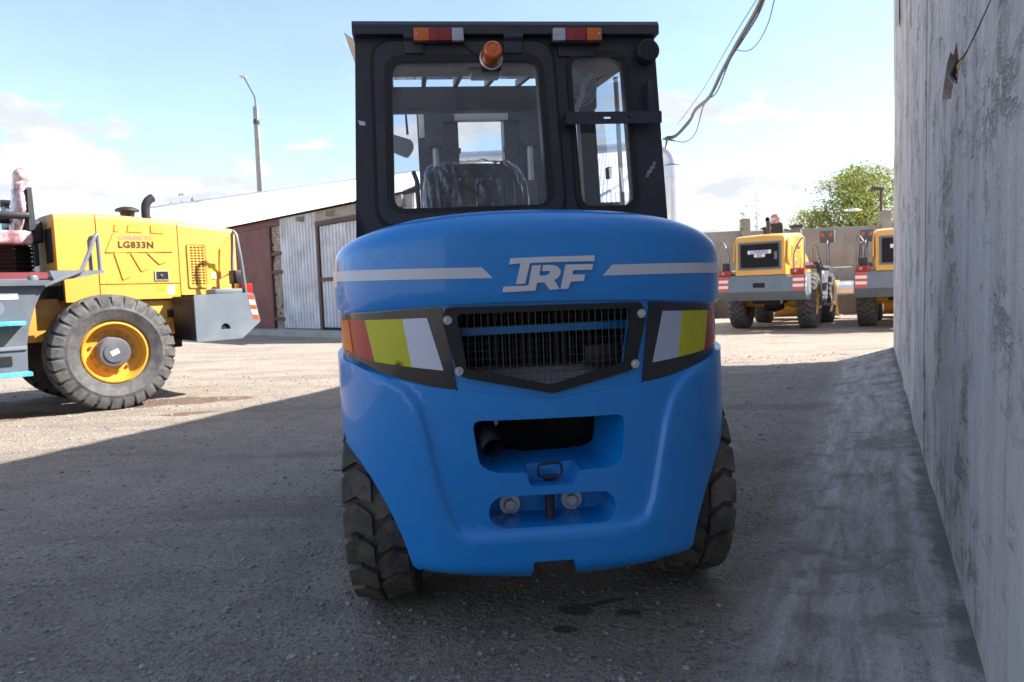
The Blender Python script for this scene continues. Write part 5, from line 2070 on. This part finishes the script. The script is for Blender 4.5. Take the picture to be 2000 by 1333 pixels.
def make_loader(label, detail_side=True, rear_sign=True, teal=True):
    T = empty('wheel_loader')
    tag(T, label, 'loader')
    # wheels
    for (x, y) in ((-0.90, -0.10), (0.90, -0.10), (-0.90, 2.62), (0.90, 2.62)):
        w = empty('wheel', (x, y, 0.655), 0, T)
        rz = Matrix.Rotation(pi if x < 0 else 0.0, 4, 'Z') @ Matrix.Rotation(0.37 * y + x, 4, 'X')
        piece('tyre', LT, w, rz)
        piece('rim', LR, w, rz)
        piece('hub', LH, w, rz)
        piece('wheel_nuts', LN, w, rz)
        piece('hub_label', LL, w, Matrix.Rotation(pi if x < 0 else 0.0, 4, 'Z') @ Matrix.Rotation(0.35, 4, 'X'))
    for y in (-0.10, 2.62):
        MB().tube([(-0.85, y, 0.655), (0.85, y, 0.655)], 0.13, 12).build('axle', 'rim_yellow', T, 50)
        MB().lathe([(0.0, -0.3), (0.2, -0.24), (0.27, 0.0), (0.2, 0.24), (0.0, 0.3)], 'x', (0, y, 0.655), 16).build('differential', 'black_steel', T, 50)
    # chassis
    MB().bbox((-0.46, -1.4, 0.80), (0.46, 0.9, 1.30), 0.02).build('rear_frame', 'yellow_paint', T)
    MB().bbox((-0.62, -1.0, 0.95), (-0.47, -0.2, 1.245), 0.015).build('frame_rail', 'yellow_paint', T)
    MB().bbox((0.47, -1.0, 0.95), (0.62, -0.2, 1.245), 0.015).build('frame_rail', 'yellow_paint', T)
    MB().bbox((-0.45, 1.0, 0.62), (0.45, 3.1, 1.35), 0.03).build('front_frame', 'yellow_paint', T)
    MB().bb((-0.36, -1.1, 0.62), (0.36, -0.3, 0.80)).build('sump_guard', 'dark_cavity', T)
    MB().bbox((-0.640, -0.99, 1.02), (-0.615, -0.85, 1.12), 0.006).build('bracket', 'black_steel', T)
    # hood
    hoodf = hood_section([(0.33, 0.69, 2.270, 1.62), (0.10, 0.69, 2.285, 1.62), (-0.085, 0.69, 2.295, 1.62)], 0).build('front_hood', 'yellow_paint', T, 40)
    MB().bb((-0.69, -0.085, 1.25), (0.69, 0.27, 1.618)).build('hood_skirt', 'yellow_paint', T)
    MB().add([(-0.55, 0.334, 1.72), (-0.20, 0.334, 1.72), (-0.20, 0.334, 2.12), (-0.55, 0.334, 2.12)], [(0, 1, 2, 3)]).build('hood_opening', 'dark_cavity', hoodf)
    MB().add([(0.20, 0.334, 1.72), (0.55, 0.334, 1.72), (0.55, 0.334, 2.12), (0.20, 0.334, 2.12)], [(0, 1, 2, 3)]).build('hood_opening', 'dark_cavity', hoodf)
    hoodm = hood_section([(-0.097, 0.690, 2.295, 1.455), (-0.5, 0.692, 2.275, 1.455), (-1.008, 0.690, 2.238, 1.455)], 0).build('engine_cover', 'yellow_paint', T, 40)
    MB().bb((-0.686, -1.008, 1.262), (0.686, -0.097, 1.445)).build('cover_sill', 'yellow_paint', T)
    MB().bb((-0.60, -1.70, 1.27), (0.60, 0.3, 2.12)).build('hood_core', 'dark_cavity', T)
    hoodr = hood_section([(-1.020, 0.690, 2.236, 1.30), (-1.40, 0.688, 2.205, 1.30), (-1.60, 0.655, 2.190, 1.30), (-1.79, 0.605, 2.165, 1.30)], 0).build('rear_hood', 'yellow_paint', T, 25)
    MB().lathe([(0.0, 2.46), (0.07, 2.452), (0.135, 2.425), (0.145, 2.405), (0.140, 2.395), (0.085, 2.39), (0.08, 2.27)], 'z', (-0.10, -0.62, 0), 24).build('air_intake_cap', 'black_steel', T, 45)
    e_ = [(0.02, -0.88, 2.20), (0.02, -0.88, 2.46)] + [(0.02, -0.88 - 0.16 * (1 - cos(k / 5 * 1.2)), 2.46 + 0.16 * sin(k / 5 * 1.2)) for k in range(1, 6)]
    MB().tube(e_, 0.055, 14, False).build('exhaust_stack', 'black_steel', T, 60)
    MB().tube(e_, 0.050, 14, False).build('exhaust_bore', 'dark_cavity', T, 60)
    for sg in (-1, 1):
        if sg > 0 and not rear_sign:
            pass
        X = sg * 0.693
        # embossed shapes on the engine cover
        for poly in ([(-0.278, 2.073), (-0.879, 2.06), (-0.954, 1.846), (-0.175, 1.83)], [(-0.30, 2.175), (-0.36, 2.175), (-0.345, 2.080), (-0.285, 2.080)], [(-0.45, 2.178), (-0.60, 2.178), (-0.60, 2.080), (-0.43, 2.080)], [(-0.70, 2.176), (-0.83, 2.172), (-0.855, 2.072), (-0.70, 2.078)],
                     [(-0.268, 1.828), (-0.402, 1.828), (-0.439, 1.542), (-0.347, 1.499)], [(-0.45, 1.828), (-0.545, 1.828), (-0.649, 1.638), (-0.561, 1.598)], [(-0.64, 1.828), (-0.75, 1.828), (-0.864, 1.722), (-0.774, 1.688)]):
            sideplate(rpoly(poly, 0.012, 2), X + sg * 0.009, X - sg * 0.01, (), 0.5).build('embossed_panel', 'yellow_paint', hoodm, 30)
        ydir = Vector((0, -sg * 1.0, 0)) if False else None
        xd = (0, -1, 0) if sg < 0 else (0, 1, 0)
        place_mesh('model_number', shared_text('LG833N', 0.107, 'print_dark', spacing=1.12, bold=0.0042), hoodm, frame_m((X + sg * 0.0105, -0.516, 1.922), xd, (0, 0, 1)))
        place_mesh('maker_name', shared_text('LONKING', 0.058, 'print_pale', spacing=1.04, bold=0.002), hoodm, frame_m((X + sg * 0.0105, -0.462 if sg < 0 else -0.60, 2.010), xd, (0, 0, 1)))
        place_mesh('maker_characters', shared_text('龙工', 0.050, 'print_pale'), hoodm, frame_m((X + sg * 0.0105, -0.660 if sg < 0 else -0.40, 2.010), xd, (0, 0, 1)))
        # latch
        MB().ring([(-0.711, 1.608), (-0.879, 1.608), (-0.879, 1.488), (-0.711, 1.488)], [(-0.725, 1.597), (-0.866, 1.597), (-0.866, 1.499), (-0.725, 1.499)], 'x', X, X + sg * 0.010).build('latch_frame', 'galvanised', hoodm)
        MB().bb((X, -0.866, 1.499), (X + sg * 0.003, -0.725, 1.597)).build('latch_recess', 'gasket', hoodm)
        MB().lathe([(0.0, 0.012 * sg), (0.014, 0.010 * sg), (0.018, 0.0)], 'x', (X + sg * 0.002, -0.79, 1.55), 12).build('latch_button', 'bolt_steel', hoodm)
        # vent with slotted plate
        vent = empty('side_vent', (0, 0, 0), 0, T)
        vo = rrect(-1.365, -1.118, 1.386, 1.962, 0.03, 4)
        vo_in = rrect(-1.345, -1.140, 1.410, 1.940, 0.02, 4)
        MB().ring(vo, vo_in, 'x', X - sg * 0.004, X + sg * 0.012).build('vent_frame', 'yellow_paint', vent, 30)
        holes = []
        for rr in range(14):
            for cc in range(4):
                y0 = -1.325 + 0.046 * cc
                z0 = 1.432 + 0.0355 * rr
                holes.append([(y0 - 0.002, z0), (y0 + 0.030, z0), (y0 + 0.036, z0 + 0.020), (y0 + 0.004, z0 + 0.020)])
        sideplate(vo_in, X + sg * 0.006, X + sg * 0.001, holes, 0.5).build('slotted_plate', 'yellow_paint', vent, None)
        MB().bb((X - sg * 0.003, -1.345, 1.41), (X + sg * 0.0005, -1.14, 1.94)).build('vent_backing', 'dark_cavity', vent)
        # labels
        for (a, b, m_) in (((-0.833, 1.368), (-0.728, 1.424), 'label_yellow'), ((-0.941, 1.311), (-0.852, 1.421), 'label_white'), ((-1.0, 1.300), (-0.949, 1.42), 'label_yellow')):
            MB().bb((sg * 0.687, a[0], a[1]), (sg * 0.689, b[0], b[1])).build('label', m_, T)
        MB().bb((sg * 0.686, -1.475, 1.497), (sg * 0.690, -1.405, 1.70)).build('label', 'label_yellow', T)
        MB().bb((sg * 0.688, -1.470, 1.505), (sg * 0.692, -1.41, 1.59)).build('label_text', 'label_white', T)
        # raised crease panel at the back of the hood
        for poly in ([(-1.52, 1.50), (-1.55, 1.90), (-1.70, 2.08), (-1.74, 1.62)],):
            sideplate(poly, X - sg * 0.010, X - sg * 0.05, (), 0.5).build('crease_panel', 'yellow_paint', T, 30)
        # rear grab rail
        rp = [(0.80, -1.64, 1.30), (0.80, -1.65, 1.72), (0.86, -1.64, 1.90), (0.965, -1.60, 2.07), (1.02, -1.60, 2.10), (1.05, -1.62, 2.05), (1.055, -1.66, 1.75), (1.055, -1.70, 1.30)]
        MB().tube([(sg * a, b, c) for a, b, c in rp], 0.020, 10).build('grab_rail', 'rail_grey', T, 60)
        # tail lamp and battery box
        tl = empty('tail_lamp', (sg * 0.90, -1.74, 1.355), 0, T)
        MB().bbox((-0.17, -0.05, -0.055), (0.17, 0.05, 0.065), 0.012).build('lamp_box', 'decal_red', tl)
        for dx in (-0.04, 0.05):
            MB().lathe([(0.0, -0.062), (0.025, -0.060), (0.032, -0.05)], 'y', (dx, 0, 0.005), 14).build('lamp_lens', 'lens_clear' if dx < 0 else 'lens_red', tl)
        MB().bbox((sg * 0.74, -1.66, 1.295), (sg * 1.06, -1.30, 1.36), 0.02).build('step_deck', 'bumper_grey', T)
    MB().bbox((-0.98, -1.70, 1.42), (-0.82, -1.58, 1.60), 0.02).build('battery_box', 'black_steel', T)
    # bumper: full-width tail plus side blocks with plate and half-moon hole
    tailp = [(-1.43, 1.285), (-1.74, 1.297), (-1.78, 1.285), (-1.85, 0.92), (-1.60, 0.715), (-1.43, 0.71)]
    bump = MB().prism(tailp, 'x', -1.075, 1.075).build('counterweight', 'bumper_grey', T, 30)
    sp2 = rpoly([(-1.02, 1.292), (-1.745, 1.303), (-1.787, 1.288), (-1.855, 0.92), (-1.60, 0.712), (-1.02, 0.705)], 0.02, 3)
    moon = [(-1.39 + 0.062 * cos(pi * k / 12), 0.845 + 0.075 * sin(pi * k / 12)) for k in range(13)]
    for sg in (-1, 1):
        sideplate(sp2, sg * 1.10, sg * 1.076, [moon], 0.3).build('side_plate', 'bumper_grey', bump, 30)
        MB().bb((sg * 0.64, -1.428, 0.722), (sg * 1.074, -1.03, 1.280)).build('side_block', 'bumper_grey', bump)
        MB().add([(sg * 1.075, -1.03, 0.72), (sg * 1.075, -1.03, 1.28), (sg * 0.70, -0.90, 1.28), (sg * 0.70, -0.90, 0.74), (sg * 0.64, -1.03, 0.74), (sg * 0.64, -1.03, 1.28)],
                 [(0, 1, 2, 3), (1, 2, 5), (0, 3, 4), (3, 2, 5, 4)]).build('shaded_front', 'black_steel', bump, 30)  # black colour paints in the shade on the block's forward face
        MB().bb((sg * 1.0755, -1.46, 0.83), (sg * 1.0745, -1.32, 0.95)).build('hole_backing', 'dark_cavity', bump)
        # red and white warning stripes on the rear corners
        for k in range(5):
            m_ = 'reflect_red' if k % 2 == 0 else 'reflect_white'
            z1_ = 1.265 - 0.064 * k
            def yy(z):
                return -1.782 - (1.287 - z) / (1.287 - 0.92) * 0.068
            za, zb_ = z1_, z1_ - 0.064
            q = MB()
            a, b = sg * 0.80, sg * 1.065
            q.add([(a, yy(za) - 0.004, za), (b, yy(za) - 0.004, za), (b, yy(zb_) - 0.004, zb_), (a, yy(zb_) - 0.004, zb_)], [(0, 1, 2, 3)])
            q.build('warning_stripe', m_, bump)
            q = MB()
            xx = sg * 1.103
            q.add([(xx, yy(za) + 0.008, za), (xx, yy(za) + 0.085, za + 0.01), (xx, yy(zb_) + 0.085, zb_ + 0.01), (xx, yy(zb_) + 0.008, zb_)], [(0, 1, 2, 3)])
            q.build('warning_stripe', m_, bump)
    MB().add([(0.66, -1.785, 1.265), (0.79, -1.785, 1.265), (0.79, -1.795, 1.19), (0.66, -1.795, 1.19)], [(0, 1, 2, 3)]).build('label', 'label_yellow', bump)
    MB().add([(-0.17, -1.815, 1.12), (0.13, -1.815, 1.12), (0.13, -1.835, 1.01), (-0.17, -1.835, 1.01)], [(0, 1, 2, 3)]).build('tow_slot', 'dark_cavity', bump)
    # rear grille door
    gd = empty('rear_grille', (0, -1.79, 0), 0, T)
    MB().ring([(-0.53, 1.42), (0.53, 1.42), (0.53, 2.045), (-0.53, 2.045)], [(-0.475, 1.465), (0.475, 1.465), (0.475, 2.0), (-0.475, 2.0)], 'y', -0.022, 0.0).build('grille_frame', 'loader_grey', gd)
    MB().bb((-0.48, -0.004, 1.46), (0.48, -0.001, 2.005)).build('grille_backing', 'dark_cavity', gd)
    xm = MB()
    rect = [(-0.475, 1.465), (0.475, 1.465), (0.475, 2.0), (-0.475, 2.0)]
    for fam in (1, -1):
        d_ = Vector((2.0, fam * 1.0)).normalized()
        nrm = Vector((-d_.y, d_.x))
        off = -1.2
        while off < 1.2:
            p0 = Vector((0, 1.73)) + nrm * off
            c = clip_line(p0, d_, rect)
            if c and c[1] - c[0] > 0.02:
                a, b = p0 + d_ * c[0], p0 + d_ * c[1]
                xm.tube([(a.x, -0.012 - 0.003 * fam, a.y), (b.x, -0.012 - 0.003 * fam, b.y)], 0.0036, 4, False)
            off += 0.044
    tag(xm.build('expanded_mesh', 'black_steel', gd, 60), kind='stuff')
    MB().bbox((-0.29, -0.034, 1.775), (0.29, -0.026, 1.86), 0.004).build('sign_plate', 'reflect_white', gd)
    MB().bbox((-0.13, -0.034, 1.700), (0.14, -0.026, 1.768), 0.004).build('sign_plate', 'reflect_white', gd)
    place_mesh('maker_name', shared_text('LONKING', 0.098, 'sign_violet', spacing=1.0, bold=0.003), gd, frame_m((0, -0.0355, 1.818), (1, 0, 0), (0, 0, 1)))
    place_mesh('maker_characters', shared_text('龙工', 0.066, 'sign_violet', bold=0.002), gd, frame_m((0.005, -0.0355, 1.733), (1, 0, 0), (0, 0, 1)))
    MB().bbox((0.36, -0.045, 1.64), (0.44, -0.022, 1.82), 0.01).build('grille_latch', 'loader_grey', gd)
    # operator station: deck, fenders, steps, rails, seat
    MB().bbox((-0.95, 0.36, 1.44), (0.95, 2.0, 1.52), 0.01).build('deck', 'loader_grey', T)
    MB().bb((-0.7, 0.40, 1.525), (0.7, 1.9, 1.600)).build('floor_mat', 'floor_mat', T)
    for sg in (-1, 1):
        x0, x1 = sg * 1.15, sg * 0.98
        fp = [(0.37, 1.487), (0.53, 1.44), (0.60, 1.34), (0.66, 1.20), (0.72, 1.0), (0.752, 0.83), (0.765, 0.50), (1.20, 0.50), (1.62, 0.50), (1.70, 0.85), (1.80, 1.2), (2.05, 1.40), (2.2, 1.46), (2.2, 1.50), (0.37, 1.50)]
        fe = MB().prism(fp, 'x', sg * 0.98, sg * 1.10).build('fender', 'loader_grey', T, 30)
        MB().bb((sg * 0.97, 0.50, 1.44), (sg * 1.17, 2.2, 1.475)).build('fender_lip', 'loader_grey', fe)
        for z0, y0 in ((1.022, 0.775), (0.484, 0.75)):
            MB().bbox((sg * 1.105, y0, z0), (sg * 1.27, 1.60, z0 + 0.047), 0.008).build('step', 'teal_wrap' if teal else 'loader_grey', fe)
        MB().bbox((sg * 1.102, 0.757, 0.76), (sg * 1.12, 1.6, 0.80), 0.004).build('step_rib', 'bumper_grey', fe)
        MB().lathe([(0.0, 0.016 * sg), (0.085, 0.014 * sg), (0.09, 0.0)], 'x', (sg * 1.10, 1.02, 1.20), 20).build('access_cover', 'bumper_grey', fe, 40)
        MB().bb((sg * 1.102, 0.90, 0.60), (sg * 1.112, 1.08, 0.70)).build('access_slot', 'gasket', fe)
        MB().bb((sg * 1.1015, 0.80, 1.30), (sg * 1.104, 0.96, 1.365)).build('label', 'label_white', fe)
        MB().prism([(0.46, 1.493), (0.267, 1.512), (-0.035, 1.573), (-0.036, 1.600), (0.499, 1.598)], 'x', sg * 0.98, sg * 1.12).build('rail_step', 'bumper_grey', T)
        MB().tube([(sg * 1.15, 0.56, 1.435), (sg * 1.15, 0.45, 1.48), (sg * 1.14, 0.198, 1.594), (sg * 1.11, 0.10, 1.80), (sg * 1.09, 0.03, 1.975), (sg * 1.08, 0.005, 2.01), (sg * 1.07, -0.005, 1.98), (sg * 1.05, -0.015, 1.60)], 0.022, 10).build('grab_rail', 'rail_grey', T, 60)
        MB().tube([(sg * 1.08, 0.015, 1.99), (sg * 1.0, 0.05, 1.975), (sg * 0.97, 0.06, 1.94), (sg * 0.98, 0.06, 1.60)], 0.020, 10).build('grab_rail', 'rail_grey', T, 60)
        MB().tube([(sg * 1.08, 1.7, 1.47), (sg * 1.08, 1.72, 2.05), (sg * 1.08, 1.85, 2.15), (sg * 1.08, 2.1, 2.12), (sg * 1.08, 2.18, 1.95), (sg * 1.08, 2.18, 1.47)], 0.020, 8).build('front_rail', 'rail_grey', T, 60)
        wlm = empty('work_lamp', (sg * 1.05, 2.05, 2.28), 0, T)
        MB().bbox((-0.20, -0.10, -0.17), (0.20, 0.10, 0.15), 0.02).build('lamp_housing', 'loader_grey', wlm)
        MB().bbox((-0.16, -0.12, -0.05), (-0.06, -0.095, 0.08), 0.01).build('indicator', 'lens_amber', wlm)
        MB().bbox((0.06, -0.12, -0.05), (0.16, -0.095, 0.08), 0.01).build('indicator', 'lens_amber', wlm)
        MB().tube([(0, 0, -0.15), (0, 0.05, -0.9)], 0.025, 8).build('lamp_stem', 'loader_grey', wlm)
    MB().lathe([(0.0, 0.075), (0.045, 0.072), (0.05, 0.06), (0.05, 0.02), (0.06, 0.018), (0.06, 0.0)], 'z', (-1.03, 0.64, 1.478), 18).build('filler_cap', 'rail_grey', T, 30)
    # seat
    st = empty('operator_seat', (-0.1, 0.60, 1.60), 0, T)
    bel = MB()
    prof = []
    for k in range(13):
        z = 0.03 + 0.30 * k / 12
        prof.append((0.19 if k % 2 else 0.225, z))
    bel.lathe([(0, 0.03)] + prof + [(0, 0.33)], 'z', (0.0, 0.06, 0), 4).build('bellows', 'seat_vinyl', st, 20)
    MB().bbox((-0.26, -0.13, 0.33), (0.26, 0.38, 0.50), 0.05, 3).build('cushion', 'seat_wrap', st, 60)
    MB().bbox((-0.22, -0.24, 0.36), (0.22, -0.06, 0.62), 0.04, 3).build('seat_bracket', 'seat_vinyl', st, 50)
    def bk(u, v):
        a = 2 * pi * u
        w = 0.24 * (0.75 + 0.25 * sin(pi * min(1, v * 1.25))) * (1 - 0.35 * v ** 6)
        n_ = 0.02 * fbm((cos(a) * 2, sin(a) * 2, v * 7), 3, 2.0)
        return ((w + n_) * cos(a), (0.075 + n_) * sin(a) - 0.02 - 0.06 * v, 0.48 + 0.60 * v)
    mb = MB().grid(bk, 28, 18)
    mb.v += [Vector((0, -0.08, 1.085))]
    mb.build('backrest', 'seat_wrap', st, 70)
    hr = MB()
    hr.grid(lambda u, v: ((0.135 + 0.012 * fbm((u * 5, v * 5, 1), 3, 2)) * cos(2 * pi * u) * sin(pi * v), -0.09 + 0.082 * sin(2 * pi * u) * sin(pi * v), 1.135 + 0.11 * cos(pi * v)), 24, 14)
    hr.build('headrest', 'seat_wrap', st, 70)
    MB().bbox((-0.33, -0.10, 0.62), (-0.25, 0.22, 0.70), 0.03, 3).build('armrest', 'seat_vinyl', st, 50)
    MB().bbox((0.25, -0.10, 0.62), (0.33, 0.22, 0.70), 0.03, 3).build('armrest', 'seat_vinyl', st, 50)
    MB().add([(-0.20, -0.11, 1.0), (0.20, -0.11, 1.0), (0.26, -0.09, 0.50), (-0.26, -0.09, 0.50), (-0.20, -0.155, 1.0), (0.20, -0.155, 1.0), (0.26, -0.16, 0.50), (-0.26, -0.16, 0.50)],
             [(0, 1, 2, 3), (4, 5, 6, 7), (0, 1, 5, 4), (1, 2, 6, 5), (2, 3, 7, 6), (3, 0, 4, 7)]).build('seat_shell', 'seat_vinyl', st, 30)
    # partly stripped cab: control column, wiring box, corner post with pane
    MB().bbox((0.34, 0.40, 1.60), (0.60, 0.62, 2.46), 0.02).build('control_box', 'loader_grey', T)
    MB().bbox((0.30, 0.36, 2.46), (0.66, 0.66, 2.52), 0.02).build('control_box_lid', 'black_steel', T)
    MB().bbox((-0.05, 0.92, 1.60), (0.25, 1.22, 2.25), 0.04).build('steering_column', 'seat_vinyl', T)
    MB().tube([(0.1 + 0.19 * cos(2 * pi * k / 24), 1.0 + 0.12 * sin(2 * pi * k / 24), 2.32 - 0.13 * sin(2 * pi * k / 24)) for k in range(25)], 0.016, 8, False).build('steering_wheel', 'seat_vinyl', T, 60)
    MB().bb((0.30, 0.36, 1.62), (0.315, 0.70, 2.28)).build('corner_pane', 'pane_tint', T)
    # boom and bucket
    for sg in (-1, 1):
        MB().prism([(1.5, 1.75), (1.7, 2.0), (2.6, 1.75), (3.4, 1.15), (3.9, 0.55), (3.75, 0.42), (3.2, 0.85), (2.5, 1.42)], 'x', sg * 0.33, sg * 0.41).build('boom_arm', 'yellow_paint', T, 30)
    MB().prism([(1.4, 1.2), (1.4, 2.15), (1.62, 2.15), (1.9, 1.3)], 'x', -0.31, 0.31).build('boom_tower', 'yellow_paint', T, 30)
    bu = []
    for k in range(11):
        a = radians(60 + 200 * k / 10)
        bu.append((4.25 + 0.52 * cos(a), 0.60 + 0.52 * sin(a)))
    inner = [(4.25 + 0.48 * cos(radians(60 + 200 * k / 10)), 0.60 + 0.48 * sin(radians(60 + 200 * k / 10))) for k in range(10, -1, -1)]
    bu = bu + [(5.0, 0.06), (5.0, 0.09)] + inner
    MB().prism(bu, 'x', -1.08, 1.08).build('bucket', 'yellow_paint', T, 30)
    return T


def set_pose(o, loc, heading):
    o.location = loc
    o.rotation_euler = (0, 0, radians(heading - 90))


ld1 = make_loader('bright yellow wheel loader side-on at the left with a large black wheel')
set_pose(ld1, (-5.41, 8.98, 0), 224)
ld2 = copy_tree(ld1)
tag(ld2, 'yellow wheel loader seen from behind, next to the right side of the forklift', group='loaders parked at the fence')
set_pose(ld2, (6.90, 18.68, 0), 58.5)
ld2.scale = (0.93, 1.0, 1.05)
ld3 = copy_tree(ld1)
tag(ld3, 'yellow wheel loader half hidden behind the corner of the concrete building', group='loaders parked at the fence')
set_pose(ld3, (9.80, 17.80, 0), 60.0)
ld3.scale = (0.93, 1.0, 1.05)
grey = MATS['loader_grey']
for L_ in (ld2, ld3):
    for ch in L_.children:
        for g in ch.children:
            if g.name.startswith('step') and not g.name.startswith('step_rib'):
                g.data = g.data.copy()
                g.data.materials[0] = grey
